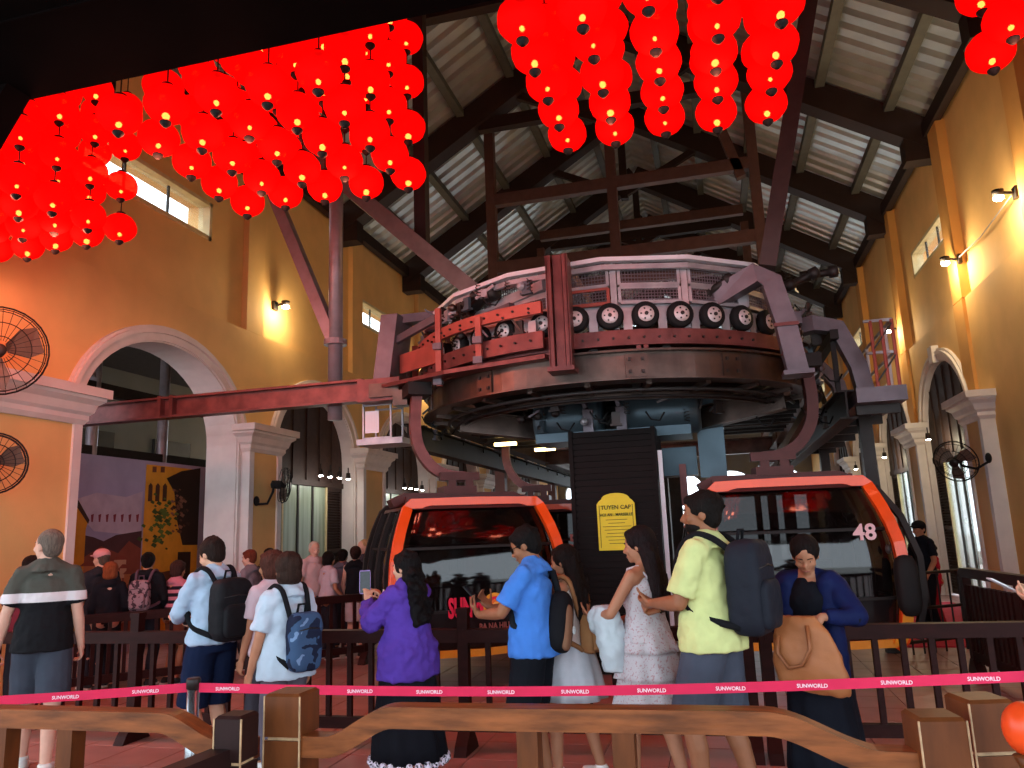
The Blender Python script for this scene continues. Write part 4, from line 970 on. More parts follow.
cd = MB().tube([(XR-.03, 12.5, 6.4), (XR-.03, 14, 6.3), (XR-.03, 15.2, 6.36)], .012, 6).build('lamp_cable', M_lgrey); tag(cd, 'pale cable strung between the two bright wall lamps', 'cable')
# spot rows inside the left arches and along the right wall
def spot(x, y, z, label, group, e=14, c=(1, .96, .88)):
    t = thing('spotlight', label, 'spotlight', (x, y, z), 0, group)
    MB().lathe([(.02,.1),(.045,.1),(.055,.0),(.05,-.03)], 12).build('can', M_steel, t, True, local=True)
    MB().ell((0,0,-.035), (.048,.048,.02), 12, 6).build('lens', emis('spot_lens', 'fff6e6', 45), t, True, local=True)
    MB().bar((0,0,.1), (0,0,.22), .02, .02).build('stem', M_steel, t, local=True)
    ld = bpy.data.lights.new('spot_light', 'POINT'); ld.energy = e; ld.color = c; ld.shadow_soft_size = .05
    o = bpy.data.objects.new('spot_light', ld); col.objects.link(o); o.location = (x, y, z-.12)
for i in range(4): spot(XL+.25, 14.75+.42*i, 3.05, '%s small white spotlight from the left over the shuttered doorway' % ORD[i], 'spotlights over the shuttered doorway', 2)
for i in range(4): spot(XL+.25, 19.3+.42*i, 3.0, '%s small spotlight in the farther row on the left wall' % ORD[i], 'spotlights in the farther left row', 2)
for i, y in enumerate((17.7, 22.2, 26.7)): spot(XR-.35, y, 3.3, ['warm spotlight in the nearest right arch', 'warm spotlight in the second right arch', 'warm spotlight in the third right arch'][i], 'spotlights in the right arches', 14, (1, .85, .55))
# ------------------------------------------------------------------ fans
def fan(c, nrm, r, wall_pt, label):
    t = thing('wall_fan', label, 'fan', c)
    q = Vector(nrm).to_track_quat('Z', 'Y').to_matrix()
    def W(p): return q @ Vector(p)
    for f, z in ((1, 0), (.93, .05), (.93, -.05), (.62, .085), (.3, .10)):
        MB().tube([W((r*f*math.cos(2*PI*i/28), r*f*math.sin(2*PI*i/28), z*r/.3)) for i in range(28)], .006 if f < 1 else .011, 5, closed=True).build('guard_ring', M_rub, t, local=True)
    for i in range(28):
        a = 2*PI*i/28; u = Vector((math.cos(a), math.sin(a), 0)); k = r/.3
        MB().tube([W(u*.06*k + Vector((0,0,.10*k))), W(u*.2*k + Vector((0,0,.085*k))), W(u*r*.93 + Vector((0,0,.05*k))), W(u*r)], .0032, 4).build('guard_wire', M_rub, t, local=True)
    MB().lathe([(.01,.11),(.07,.11),(.075,.09),(.01,.088)], 16, (0,0,0), q).build('badge', M_steel, t, True, local=True)
    for i in range(3):
        a = 2*PI*i/3+.4; bl = MB(); V = []
        for rr, wd, tw in ((.05,.03,.03),(.16,.10,.05),(.26,.09,.03)):
            k = r/.3; u = Vector((math.cos(a), math.sin(a), 0)); v = Vector((-math.sin(a), math.cos(a), 0))
            for s_ in (-1, 1):
                for h in (-.004, .004): V.append(W(u*rr*k + v*wd*s_*k + Vector((0,0,tw*s_*k + h))))
        bl.add(V, [(0,2,6,4),(1,5,7,3),(4,6,10,8),(5,9,11,7),(0,4,5,1),(4,8,9,5),(2,3,7,6),(6,7,11,10),(0,1,3,2),(8,10,11,9)]).build('blade', mat('fan_blade', '6f5b4f', .5), t, local=True)
    MB().lathe([(.02,-.24),(.07,-.22),(.08,-.1),(.05,.02),(.02,.04)], 14, (0,0,0), q).build('motor', M_rub, t, True, local=True)
    w = Vector(wall_pt) - Vector(c)
    MB().tube([W((0,0,-.18)), W((0,0,-.2)) + Vector((0,0,-.14)), w*.6 + Vector((0,0,-.16)), w + Vector((0,0,-.06)), w], .022, 8).build('bracket', M_rub, t, True, local=True)
    MB().ell(w, (.05,.07,.09), 10, 8).build('mount', M_rub, t, True, local=True)
fan((-7.75, 6.75, 3.93), (.75, -.55, -.12), .50, (-8.25, 6.9, 3.95), 'large black wire wall fan above the moulding at the left edge')
fan((-7.8, 6.85, 2.66), (.75, -.6, -.05), .34, (-8.05, 6.95, 2.62), 'lower black wire wall fan on the orange pier at the left edge')
fan((-7.55, 12.5, 2.68), (.9, .35, -.1), .32, (-8.08, 12.45, 2.42), 'black wall fan on the pier beside the shuttered doorway')
fan((4.0, 14.75, 2.6), (-.55, -.7, -.35), .36, (4.46, 14.6, 2.62), 'black wall fan on the right pier before the arched window')
# ------------------------------------------------------------------ people
PEND = []   # (object, voxel, smooth iterations, wrinkle)
_wr = None
def later(o, voxel, it=3, wrinkle=0., wscale=.1, fac=.5):
    global _wr
    r = o.modifiers.new('remesh', 'REMESH'); r.mode = 'VOXEL'; r.voxel_size = voxel; r.use_smooth_shade = True
    if it: s = o.modifiers.new('smooth', 'SMOOTH'); s.factor = fac; s.iterations = it
    if wrinkle:
        tx = bpy.data.textures.new('folds', 'CLOUDS'); tx.noise_scale = wscale; tx.noise_depth = 1
        d = o.modifiers.new('folds', 'DISPLACE'); d.texture = tx; d.strength = wrinkle; d.mid_level = .5; d.texture_coords = 'LOCAL'
    PEND.append(o)
def bake_pending():
    bpy.context.view_layer.update()
    dg = bpy.context.evaluated_depsgraph_get()
    done = []
    for o in PEND:
        me = bpy.data.meshes.new_from_object(o.evaluated_get(dg)); me.name = o.name; done.append((o, me))
    for o, me in done:
        mats = list(o.data.materials); o.modifiers.clear(); o.data = me
        if not me.materials:
            for m in mats: me.materials.append(m)
        me.polygons.foreach_set('use_smooth', [True]*len(me.polygons))
    PEND.clear()
V3 = Vector
def ik(a, c, l1, l2, pole):
    """mid joint of a two-bone chain from a to c bending towards pole; returns (mid, end)"""
    a, c, pole = V3(a), V3(c), V3(pole); d = c-a; L = d.length
    if L > (l1+l2)*.995: c = a + d*((l1+l2)*.995/L); d = c-a; L = d.length
    x = (l1*l1 - l2*l2 + L*L)/(2*L); h = math.sqrt(max(1e-6, l1*l1 - x*x)); dn = d/L
    p = pole - dn*pole.dot(dn); p = p.normalized() if p.length > 1e-4 else dn.orthogonal().normalized()
    return a + dn*x + p*h, c
SKINS = {'fair': 'cb977c', 'tan': 'a87256', 'brown': '8c5a3e', 'pink': 'd0a08b'}
def skin(k): return mat('skin_'+k, SKINS[k], .55, var=.07, vs=12)
def hairm(c): return mat('hair_'+c, c, .62, spec=.1, var=.35, vs=26, stretch=(3,3,.35), bump=.8, bs=60)
def cloth(c, n=None, rough=.85): return mat('cloth_'+(n or c), c, rough, spec=.08, var=.08, vs=9, bump=.35, bs=13)
class Person: pass
def person(label, loc, rz, h=1.7, sex='m', sk='fair', head=(0, 0), hair=('short', '1a1412'), arms=None, feet=None, top=None, bottom=None, shoes='e8e8e8',
           vox=.0085, lean=0., build=1., group=None, curl=(.5, .5), palms=None, hdirs=None, bust=.75, glasses=None, cap=None, crowd=False, socks=None):
    S = h/1.7; Sh = S*1.07; W = (1.0 if sex == 'm' else .88)*build; P = Person(); P.S = S
    t = thing('person', label, 'person', (loc[0], loc[1], 0), rz, group); P.t = t; P.rz = rz; P.loc = V3((loc[0], loc[1], 0))
    sm = skin(sk); v = lambda x, y, z: V3((x*S, y*S, z*S))
    def tilt(p): # lean of the upper body about the hips
        p = V3(p); 
        if not lean or p.z < .9*S: return p
        q = p - v(0,0,.92); return Matrix.Rotation(-lean, 3, 'X') @ q + v(0,0,.92)
    sx = .170*W; hx = .088*W
    sh = {s: tilt(v(s*sx, -.005, 1.385)) for s in (-1, 1)}; hp = {s: v(s*hx, 0, .90) for s in (-1, 1)}
    arms = arms or {}; feet = feet or {}; palms = palms or {}; hdirs = hdirs or {}
    el, wr, kn, an, hd = {}, {}, {}, {}, {}
    for s in (-1, 1):
        tgt = arms.get(s, (s*.25, .04, .83)); pole = V3((s*.5, -1, -.25))
        if isinstance(tgt, dict): pole = V3(tgt['pole']); tgt = tgt['w']
        el[s], wr[s] = ik(sh[s], v(*tgt), .285*S, .25*S, pole)
        f = feet.get(s, (s*.1, 0, 0)); f = f if len(f) == 3 else (*f, 0)
        kn[s], an[s] = ik(hp[s], v(f[0], f[1]-.03, .085+f[2]), .425*S, .41*S, (s*.05, 1, 0))
        hd[s] = V3(hdirs[s]).normalized() if s in hdirs else (wr[s]-el[s]).normalized()
    P.wr, P.hd, P.el, P.sh = wr, hd, el, sh
    # --- body
    b = MB()
    b.ell(v(0,-.005,.94), (.158*W*S,.112*S,.13*S)); b.ell(tilt(v(0,.005,1.08)), (.132*W*S,.098*S,.17*S)); b.ell(tilt(v(0,.0,1.27)), (.162*W*S,.108*S,.17*S))
    for s in (-1, 1): b.caps(tilt(v(s*.03,-.015,1.43)), .048*S, tilt(v(s*sx*.85,-.01,1.375)), .055*S)
    if sex == 'f':
        for s in (-1, 1): b.ell(tilt(v(s*.065,.07*bust+.018,1.24)), (.062*S,.05*S,.062*S)); b.ell(v(s*.07,-.075,.92), (.085*S,.07*S,.09*S))
    nb = tilt(v(0,-.018,1.42)); hc = tilt(v(0,.012,1.585)); nr = .058 if sex == 'm' else .048
    Rh = Matrix.Rotation(head[0], 3, 'Z') @ Matrix.Rotation(-head[1]-0*lean, 3, 'X')
    piv = tilt(v(0,-.01,1.50)); hof = V3((0, .018*S, .088*S))
    H = lambda x, y, z: piv + Rh @ (hof + V3((x*S, y*S, z*S)))
    P.H, P.Rh = H, Rh
    b.caps(nb, (nr+.008)*S, H(0,-.012,-.055), nr*S*.92); b.cone(nb, .085*W*S, tilt(v(0,-.015,1.47)), .055*S)
    b.ell(H(0,-.008,.022), (.074*Sh,.094*Sh,.088*Sh), 18, 12, Rh); b.ell(H(0,.022,-.035), (.060*Sh,.066*Sh,.078*Sh), 16, 10, Rh)
    b.ell(H(0,.064,-.093), (.028*Sh,.022*Sh,.02*Sh), 10, 8, Rh); b.ell(H(0,.072,.008), (.052*Sh,.018*Sh,.016*Sh), 12, 8, Rh)
    b.caps(H(0,.088,.0), .008*Sh, H(0,.107,-.034), .0125*Sh, 8); b.ell(H(0,.098,-.038), (.019*Sh,.011*Sh,.010*Sh), 8, 6, Rh)
    b.ell(H(0,.083,-.066), (.026*Sh,.013*Sh,.008*Sh), 10, 6, Rh); b.ell(H(0,.081,-.078), (.022*Sh,.012*Sh,.008*Sh), 10, 6, Rh)
    for s in (-1, 1):
        b.ell(H(s*.045,.064,-.03), (.022*Sh,.02*Sh,.022*Sh), 8, 6, Rh); b.ell(H(s*.078,-.012,-.012), (.010*Sh,.020*Sh,.032*Sh), 8, 8, Rh)
    for s in (-1, 1):
        b.caps(sh[s], .054*S*W, el[s], .040*S*W); b.caps(el[s], .039*S*W, el[s]+(wr[s]-el[s])*.3, .042*S*W); b.caps(el[s]+(wr[s]-el[s])*.3, .042*S*W, wr[s], .026*S)
        b.caps(hp[s], .092*S*W, kn[s], .058*S); 
        cf = kn[s]+(an[s]-kn[s])*.32 + v(0,-.014,0); b.caps(kn[s], .055*S, cf, .058*S); b.caps(cf, .056*S, an[s], .036*S)
        fd = V3((feet.get(s, (0,0))[0]*0 + s*.12, 1, 0)).normalized(); P.fd = fd
        b.caps(an[s]+V3((0,0,-.045*S))-fd*.03*S, .038*S, an[s]+fd*.15*S+V3((0,0,-.058*S)), .026*S)
        # hand
        d = hd[s]; n_ = V3(palms.get(s, (-s, .0, 0))); n_ = (n_ - d*n_.dot(d)); n_ = n_.normalized() if n_.length > .05 else d.orthogonal().normalized()
        th = n_.cross(d)*(-s); w0 = wr[s]; k = S
        b.caps(w0, .024*k, w0+d*.03*k, .026*k, 8)
        for q in range(4): b.caps(w0+d*.025*k+th*(.022-.015*q)*k, .014*k, w0+d*.088*k+th*(.030-.020*q)*k, .0115*k, 8)
        cu = curl[0] if s < 0 else curl[1]
        for q, ln in enumerate((.070,.078,.072,.056)):
            p = w0+d*.088*k+th*(.031-.0205*q)*k; ang = 0.
            for u, (fr, rr) in enumerate(((.45,.0098),(.31,.009),(.24,.0082))):
                ang += cu*(1.15, 1.2, .8)[u]; dr = (d*math.cos(ang) + n_*math.sin(ang)); e = p + dr*ln*fr*k; b.caps(p, rr*k, e, rr*.93*k, 8); p = e
        p = w0+d*.028*k+th*.026*k
        for u, (ln, rr) in enumerate(((.042,.0125),(.034,.0105),(.028,.0095))):
            dr = (d*(.55+.2*u) + th*(.75-.45*u*cu) + n_*(.25+.5*cu*u)).normalized(); e = p+dr*ln*k; b.caps(p, rr*k, e, rr*.92*k, 8); p = e
    P.palm = {s: wr[s]+hd[s]*.09*S for s in (-1, 1)}
    bo = b.build('body', sm, t, local=True); later(bo, vox, 3)
    # --- face
    wm = mat('eye_white', 'a8988e', .4, var=0); dm = mat('eye_dark', '1a1210', .25, var=0); lip = mat('lip_'+sk, {'fair': 'b06058', 'tan': '8f4f45', 'brown': '7c4038', 'pink': 'b86a62'}[sk], .5, var=0)
    if not crowd or True:
        for s in (-1, 1):
            e = MB().ell(H(s*.030,.0745,-.004), (.0115*Sh,.0078*Sh,.0055*Sh), 10, 8, Rh).build('eye', wm, t, True, local=True)
            MB().ell(H(s*.030,.081,-.004), (.0058*Sh,.0030*Sh,.005*Sh), 8, 6, Rh).build('iris', dm, e, True, local=True)
            MB().tube([H(s*.014,.093,.018), H(s*.03,.092,.024), H(s*.048,.08,.019)], .0030*Sh, 6).build('eyebrow', hairm(hair[1]), t, True, local=True)
        MB().tube([H(-.022,.090,-.0715), H(0,.0965,-.070), H(.022,.090,-.0715)], .0045*Sh, 6).build('lips', lip, t, True, local=True)
    # --- hair
    st_, hcol = hair; hb = MB(); hm = hairm(hcol)
    rr_ = random.Random(len(label)); curly = st_ == 'wavy'; st_ = 'long' if curly else st_
    if st_ in ('short', 'crop', 'bob', 'long', 'tied', 'curly'):
        th_ = {'short': .009, 'crop': .003, 'bob': .016, 'long': .012, 'tied': .012, 'curly': .02}[st_]
        hb.ell(H(0,-.022,.034), ((.078+th_)*Sh,(.088+th_)*Sh,(.083+th_)*Sh), 18, 12, Rh)
        if st_ == 'short': hb.ell(H(0,.04,.074), (.060*Sh,.05*Sh,.032*Sh), 14, 8, Rh)
        hb.ell(H(0,-.05,-.015), ((.066+th_*.6)*Sh,(.052+th_)*Sh,.075*Sh), 14, 10, Rh)
        if st_ == 'tied': hb.ell(H(0,-.115,.0), (.04*Sh,.04*Sh,.04*Sh), 12, 8, Rh)
        if st_ in ('bob', 'curly'):
            hb.ell(H(0,-.035,-.05), (.094*Sh,.078*Sh,.075*Sh), 16, 10, Rh)
            hb.ell(H(0,.045,.085), (.06*Sh,.048*Sh,.03*Sh), 14, 8, Rh)
        if st_ == 'long':
            for s in (-1, 1): hb.caps(H(s*.066,-.03,.02), .028*Sh, H(s*.066,-.055,-.12), .03*Sh)
            A = H(0,-.06,-.02); nb2 = tilt(v(0,-.1,1.40)); e2 = tilt(v(0,-.135,1.18))
            for f, rr in ((-.05,.05),(0,.055),(.05,.05)):
                o_ = Rh @ V3((f*S,0,0)); hb.caps(A+o_, rr*S, nb2+o_, rr*S*1.05); hb.caps(nb2+o_, rr*S*1.05, e2+o_*1.2, rr*S*.7)
            hb.ell(H(0,.04,.082), (.055*Sh,.046*Sh,.03*Sh), 14, 8, Rh)
            for q in range(46 if curly else 26):
                f = rr_.random(); c_ = (A.lerp(nb2, f*2) if f < .5 else nb2.lerp(e2, f*2-1)) + Rh @ V3((rr_.uniform(-.095, .095)*S, rr_.uniform(-.06, .01)*S, 0))
                if curly: hb.ell(c_, (.030*S,.030*S,.034*S), 8, 6)
                else: hb.ell(c_, (.016*S,.018*S,.09*S), 8, 6)
        if st_ in ('short', 'bob', 'curly') and not crowd:
            for q in range(40):
                a1, a2 = rr_.uniform(0, 2*PI), rr_.uniform(-.1, 1.3); n1 = V3((math.cos(a1)*math.cos(a2), math.sin(a1)*math.cos(a2)-.15, math.sin(a2)))
                if n1.y > .45 and n1.z < .6: continue
                hb.ell(H(n1.x*(.078+th_*.8), -.022+n1.y*(.09+th_*.8), .034+n1.z*(.084+th_*.8)), (.010*Sh,.010*Sh,.014*Sh), 6, 5, Rh)
        ho = hb.build('hair', hm, t, local=True); later(ho, .010 if not crowd else .014, 3, .032 if curly else (.008 if st_ != 'crop' else .002), .04 if curly else .03)
    if cap:
        c = MB().ell(H(0,-.005,.055), (.092*Sh,.105*Sh,.075*Sh), 18, 10, Rh).ell(H(0,.10,.045), (.07*Sh,.075*Sh,.012*Sh), 14, 6, Rh); co = c.build('cap', cloth(cap), t, local=True); later(co, .008, 2)
    if glasses:
        gm = mat('dark_glasses', '0e0d0d', .15, var=0)
        for s in (-1, 1):
            if glasses == 'sun': MB().ell(H(s*.031,.094,-.004), (.025*Sh,.006*Sh,.019*Sh), 12, 6, Rh).build('lens', gm, t, True, local=True)
            else: MB().tube([H(s*.031,.096,0)+Rh @ V3((.022*Sh*math.cos(i*PI/8), 0, .018*Sh*math.sin(i*PI/8))) for i in range(16)], .002*Sh, 5, closed=True).build('spectacle_rim', gm, t, True, local=True)
            MB().tube([H(s*.055,.09,.004), H(s*.082,.0,.006)], .003*Sh, 5).build('temple', gm, t, local=True)
        MB().tube([H(-.01,.098,.004), H(.01,.098,.004)], .0028*Sh, 5).build('bridge', gm, t, local=True)
    # --- top
    if top:
        g = MB(); m_ = top['m']; inf = top.get('inf', .016); hem = top.get('hem', .86); sl = top.get('sleeve', 'short'); loose = top.get('loose', 1.0)
        g.ell(tilt(v(0,.0,1.27)), ((.162*W+inf)*S,(.108+inf)*S,(.15)*S)); 
        A = [(0,-.004,hem,(.160*W+inf+.026)*loose,(.112+inf+.026)*loose), (0,0,1.0,(.152*W+inf+.020)*loose,(.110+inf+.020)*loose), (0,.002,1.12,(.145*W+inf)*loose**.6,(.106+inf)*loose**.6), (0,0,1.3,.160*W+inf,.108+inf)]
        n_ = 20; Vv = []; Ff = []
        for cx, cy, z, rx, ry in A: Vv += [tilt(v(cx+rx*math.cos(2*PI*j/n_), cy+ry*math.sin(2*PI*j/n_), z)) for j in range(n_)]
        for i in range(3): Ff += [(i*n_+j, i*n_+(j+1)%n_, (i+1)*n_+(j+1)%n_, (i+1)*n_+j) for j in range(n_)]
        Ff += [tuple(reversed(range(n_))), tuple(range(3*n_, 4*n_))]; g.add(Vv, Ff)
        if not top.get('neck', 1): g.ell(v(0,.03,1.33), (.12*S,.075*S,.09*S))
        if sex == 'f':
            for s in (-1, 1): g.ell(tilt(v(s*.06,.066*bust+.016,1.235)), ((.075+inf*.5)*S,(.052+inf*.7)*S,(.085+inf*.5)*S))
        if sl != 'strap':
            [g.caps(tilt(v(s*(.035 if top.get('neck', 1) else .095),-.015,1.436 if top.get('neck', 1) else 1.41)), ((.062 if top.get('neck', 1) else .045)+inf*.5)*S, tilt(v(s*sx*.88,-.008,1.372)), (.056+inf*.6)*S) for s in (-1, 1)]; top.get('neck', 1) and g.cone(nb+v(0,0,-.025), .128*W*S, tilt(v(0,-.015,1.484)), .073*S)
        for s in (-1, 1):
            if sl == 'short':
                e = sh[s]+(el[s]-sh[s])*top.get('slen', .72); g.ell(sh[s], ((.050+inf*.8)*S,)*3); g.cone(sh[s], (.050+inf*.8)*S, e, (.048+inf*1.5)*S)
            elif sl == 'long':
                e = el[s]+(wr[s]-el[s])*top.get('slen', .93); k = inf*1.1
                g.caps(sh[s], (.050+inf*.8)*S, el[s], (.042+k)*S); g.cone(el[s], (.042+k)*S, e, (.030+k)*S)
            elif sl == 'tank': pass
        if top.get('collar'): g.lathe([(.05*S,-.02*S),(.068*S,-.015*S),(.062*S,.03*S),(.05*S,.032*S)], 16, tilt(v(0,-.012,1.47)))
        go = g.build(top.get('name', 'shirt'), m_, t, local=True); later(go, .012 if not crowd else .016, 3, top.get('wr', .016)*1.5, top.get('ws', .09)*.8)
        if sl == 'strap':
            for s in (-1, 1):
                MB().tube([tilt(v(s*.085,.112,1.30)), tilt(v(s*.095,.06,1.43)), tilt(v(s*.09,-.02,1.45)), tilt(v(s*.08,-.10,1.36)), tilt(v(s*.07,-.125,1.26))], .008*S, 6).build('strap', m_, go, True, local=True)
    # --- bottom
    if bottom:
        k = bottom['kind']; m_ = bottom['m']; g = MB(); inf = bottom.get('inf', .014)
        if k in ('shorts', 'pants'):
            g.ell(v(0,-.005,.94), ((.158*W+inf)*S,(.112+inf)*S,.125*S)); g.loft([tuple(a*S for a in r_) for r_ in ((0,-.005,.86,.165*W+inf,.115+inf),(0,-.003,1.04,.148*W+inf,.108+inf))])
            for s in (-1, 1):
                g.ell(hp[s], ((.092*W+inf)*S,)*3)
                if k == 'shorts': e = hp[s]+(kn[s]-hp[s])*bottom.get('len', .85); g.cone(hp[s], (.092*W+inf)*S, e, (.078+inf*1.8)*S)
                else: g.caps(hp[s], (.092*W+inf)*S, kn[s], (.062+inf)*S); g.cone(kn[s], (.062+inf)*S, kn[s]+(an[s]-kn[s])*bottom.get('len', .95), (.05+inf)*S)
            go = g.build(bottom.get('name', k), m_, t, local=True); later(go, .012 if not crowd else .016, 2, .012, .1)
        else:
            hz = bottom['hem']; wz = bottom.get('waist', 1.04); fl_ = bottom.get('flare', .22); n_ = 60; tiers = bottom.get('tiers', 1); Vv = []; Ff = []; rows = 0; cyl = bottom.get('cy', 0.)
            def row(z, rx, ry, amp, f):
                nonlocal rows
                for j in range(n_):
                    a = 2*PI*j/n_; w_ = 1 + amp*math.sin(f*a+z*5)+amp*.6*math.sin((f+5)*a+2+z*3); Vv.append((rx*w_*math.cos(a)*S, (ry*w_*math.sin(a)+cyl*(wz-z))*S, z*S))
                rows += 1
            w0, d0 = .140*W+inf, .104+inf
            for q in range(tiers):
                z0 = wz + (hz-wz)*q/tiers; z1 = wz + (hz-wz)*(q+1)/tiers
                f0, f1 = q/tiers, (q+1)/tiers
                for u in range(7):
                    f = f0 + (f1-f0)*u/6; z = z0 + (z1-z0)*u/6; ex = fl_*(f**.7) + (.018*(u/6) if tiers > 1 else 0); am = .012+.045*(u/6 if tiers > 1 else f)
                    row(z, w0+ex*.75+.02*min(1, f*4), d0+ex+.02*min(1, f*4), am, 7)
            row(hz+.02, .05, .05, 0, 7)
            for i in range(rows-1): Ff += [(i*n_+j, (i+1)*n_+j, (i+1)*n_+(j+1)%n_, i*n_+(j+1)%n_) for j in range(n_)]
            Ff += [tuple(range(n_)), tuple(reversed(range((rows-1)*n_, rows*n_)))]
            g.add(Vv, Ff); go = g.build(bottom.get('name', 'skirt'), m_, t, True, local=True)
        P.bottom = go
    # --- shoes
    for s in (-1, 1):
        fd = V3((s*.12, 1, 0)).normalized(); a = an[s]; base = a.z - .085*S
        g = MB(); g.caps(a+V3((0,0,-.042*S))-fd*.035*S, .046*S, a+fd*.145*S+V3((0,0,-.052*S)), .036*S); g.cone(a+V3((0,0,-.04*S)), .05*S, a+V3((0,0,.012*S)), .048*S)
        so = g.build('shoe', mat('shoe_'+shoes, shoes, .6, var=.08), t, local=True); later(so, .011, 2)
        MB().sweep([a-fd*.08*S+V3((0,0,-.076*S)), a+fd*.05*S+V3((0,0,-.078*S)), a+fd*.18*S+V3((0,0,-.072*S))], .085*S, .022*S).build('sole', mat('shoe_sole', 'cfcac4', .7), so, local=True)
    P.tilt, P.v = tilt, v
    return P
def phone(P, s, off, label, c='111114', size=(.075, .009, .155), rot=(0,0,0), rx=0.):
    p = P.palm[s] + V3(off); Rz = Matrix.Rotation(P.rz, 3, 'Z'); w = Rz @ p + P.loc
    t = thing('phone', label, 'phone', w, P.rz); t.rotation_euler = (rot[0], rot[1], P.rz + rot[2])
    x, y, z = size
    b = MB().ell((0,0,0), (x/2,y/2,z/2), 20, 12, e=.18).build('case', mat('phone_'+c, c, .35, var=0), t, True, local=True)
    MB().box((0, -y/2-.0006, 0), (x*.9, .001, z*.92)).build('screen', mat('phone_screen', '20242a', .1, var=.3, vs=30), t, local=True)
    return t
def on_back(P, name, label, cat): return thing(name, label, cat, P.loc, P.rz)
def backpack(P, label, c, w=.29, hgt=.44, d=.15, z=1.16, y=-.20, pm=None, pocket=True, tag_=None, strapc=None, x=0., slouch=0.):
    S = P.S; t = on_back(P, 'backpack', label, 'backpack'); m = pm or cloth(c, rough=.6); sm = cloth(strapc or '17171a')
    def L(mb, n, mm, par=None, sm_=True): return mb.build(n, mm, par or t, sm_, local=True)
    R = Matrix.Rotation(-slouch, 3, 'X')
    b = MB().ell((x*S, y*S, z*S), (w/2*S, d/2*S, hgt/2*S), 28, 18, R, e=.45); bo = L(b, 'main_bag', m); later(bo, .012, 2, .012, .08)
    if pocket: q = L(MB().ell((x*S, (y-d*.42)*S, (z-hgt*.17)*S), (w*.38*S, .05*S, hgt*.26*S), 22, 12, R, e=.45), 'front_pocket', m); later(q, .01, 2, .008, .06)
    L(MB().tube([((x-w*.36)*S, (y-d*.46)*S, (z+hgt*.2)*S), (x*S, (y-d*.52)*S, (z+hgt*.23)*S), ((x+w*.36)*S, (y-d*.46)*S, (z+hgt*.2)*S)], .005, 5), 'zip', M_steel)
    L(MB().tube([((x-.035)*S, (y+.04)*S, (z+hgt/2-.01)*S), ((x-.03)*S, (y+.03)*S, (z+hgt/2+.05)*S), ((x+.03)*S, (y+.03)*S, (z+hgt/2+.05)*S), ((x+.035)*S, (y+.04)*S, (z+hgt/2-.01)*S)], .01, 6), 'carry_loop', sm)
    for s in (-1, 1):
        T_ = P.tilt; v = P.v
        pts = [v(x+s*.08, y+.05, z+hgt*.36), T_(v(s*.105,-.09,1.455)), T_(v(s*.115,.0,1.482)), T_(v(s*.118,.085,1.425)), T_(v(s*.125,.137,1.28)), T_(v(s*.165,.09,1.12)), T_(v(s*.185,-.03,1.04)), v(x+s*w*.4, y+.03, z-hgt*.40)]
        sp = [np.array(p) for p in pts]; cs = []
        for i in range(len(sp)-1):
            for u in range(4): cs.append(sp[i]+(sp[i+1]-sp[i])*u/4)
        cs.append(sp[-1])
        for _ in range(2): cs = [cs[0]]+[(cs[i-1]+2*cs[i]+cs[i+1])/4 for i in range(1, len(cs)-1)]+[cs[-1]]
        L(MB().tube([tuple(c_) for c_ in cs], .020*S, 6), 'shoulder_strap', sm)
    if tag_: L(MB().ell((x*S+.06, (y-d*.55-.01)*S, (z-.02)*S), (.012,.008,.05), 8, 6).box((x*S+.06, (y-d*.55-.012)*S, (z-.09)*S), (.05, .008, .02)).box((x*S+.06, (y-d*.55-.012)*S, (z-.10)*S), (.015, .008, .06)), 'charm', mat('charm_white', 'e4ded8', .4, var=0))
    return t
D = math.radians
vox = .0085
# man in striped polo
pm = ramp_mat('polo_bands', [(0, '17171a'), (.585, 'd8d0d2'), (.70, '4b4b44')], 'Z', .85, .62, .92)
A = person('man in olive, white and black banded polo, grey hair, walking at the left edge', (-5.26, 5.2), D(34), 1.84, 'm', 'pink', (D(48), D(-4)), ('crop', '6d6157'),
    arms={-1: {'w': (-.30, .02, .84), 'pole': (-.4, -1, -.2)}, 1: {'w': (.25, .06, .80), 'pole': (.4, -1, -.2)}}, feet={-1: (-.11, .18), 1: (.12, -.22)},
    top=dict(m=pm, collar=True, loose=1.04, hem=.84, slen=.8, inf=.018), bottom=dict(kind='shorts', m=cloth('3d434e'), len=.98, inf=.022), shoes='d8d4d0', build=.97, curl=(.7, .6))
# man in pale blue long sleeves, black backpack
B = person('man in pale blue long-sleeved shirt with a black backpack, looking down at his phone', (-3.86, 5.4), D(70), 1.73, 'm', 'fair', (D(6), D(22)), ('short', '241814'),
    arms={-1: {'w': (-.06, .36, 1.08), 'pole': (-.8, -.4, -.6)}, 1: {'w': (.1, .33, 1.06), 'pole': (.8, -.4, -.6)}}, palms={-1: (.2, 0, .9), 1: (-.2, 0, .9)},
    top=dict(m=cloth('a3b9cf'), sleeve='long', loose=1.05, hem=.92, wr=.02), bottom=dict(kind='shorts', m=cloth('16203a'), len=1.0, inf=.02), shoes='1c1c1e', curl=(.6, .6))
phone(B, -1, (.05, .0, .03), 'dark phone in the hands of the man with the black backpack', rot=(D(-50), 0, 0))
backpack(B, 'plain black backpack worn over a pale blue shirt', '1c1c1f', w=.31, hgt=.46, d=.17, z=1.17, y=-.215)
# companion in pinkish shirt and glasses, half hidden
C_ = person('woman in pink-lit white top with glasses, half hidden behind the bobbed woman', (-3.43, 5.52), D(70), 1.60, 'f', 'tan', (D(5), D(2)), ('bob', '4a2a22'), arms={-1: (-.2, .1, .85), 1: (.2, .1, .85)},
    top=dict(m=cloth('c2aab2'), hem=.88, loose=1.05), bottom=dict(kind='pants', m=cloth('3c3a42')), glasses='clear')
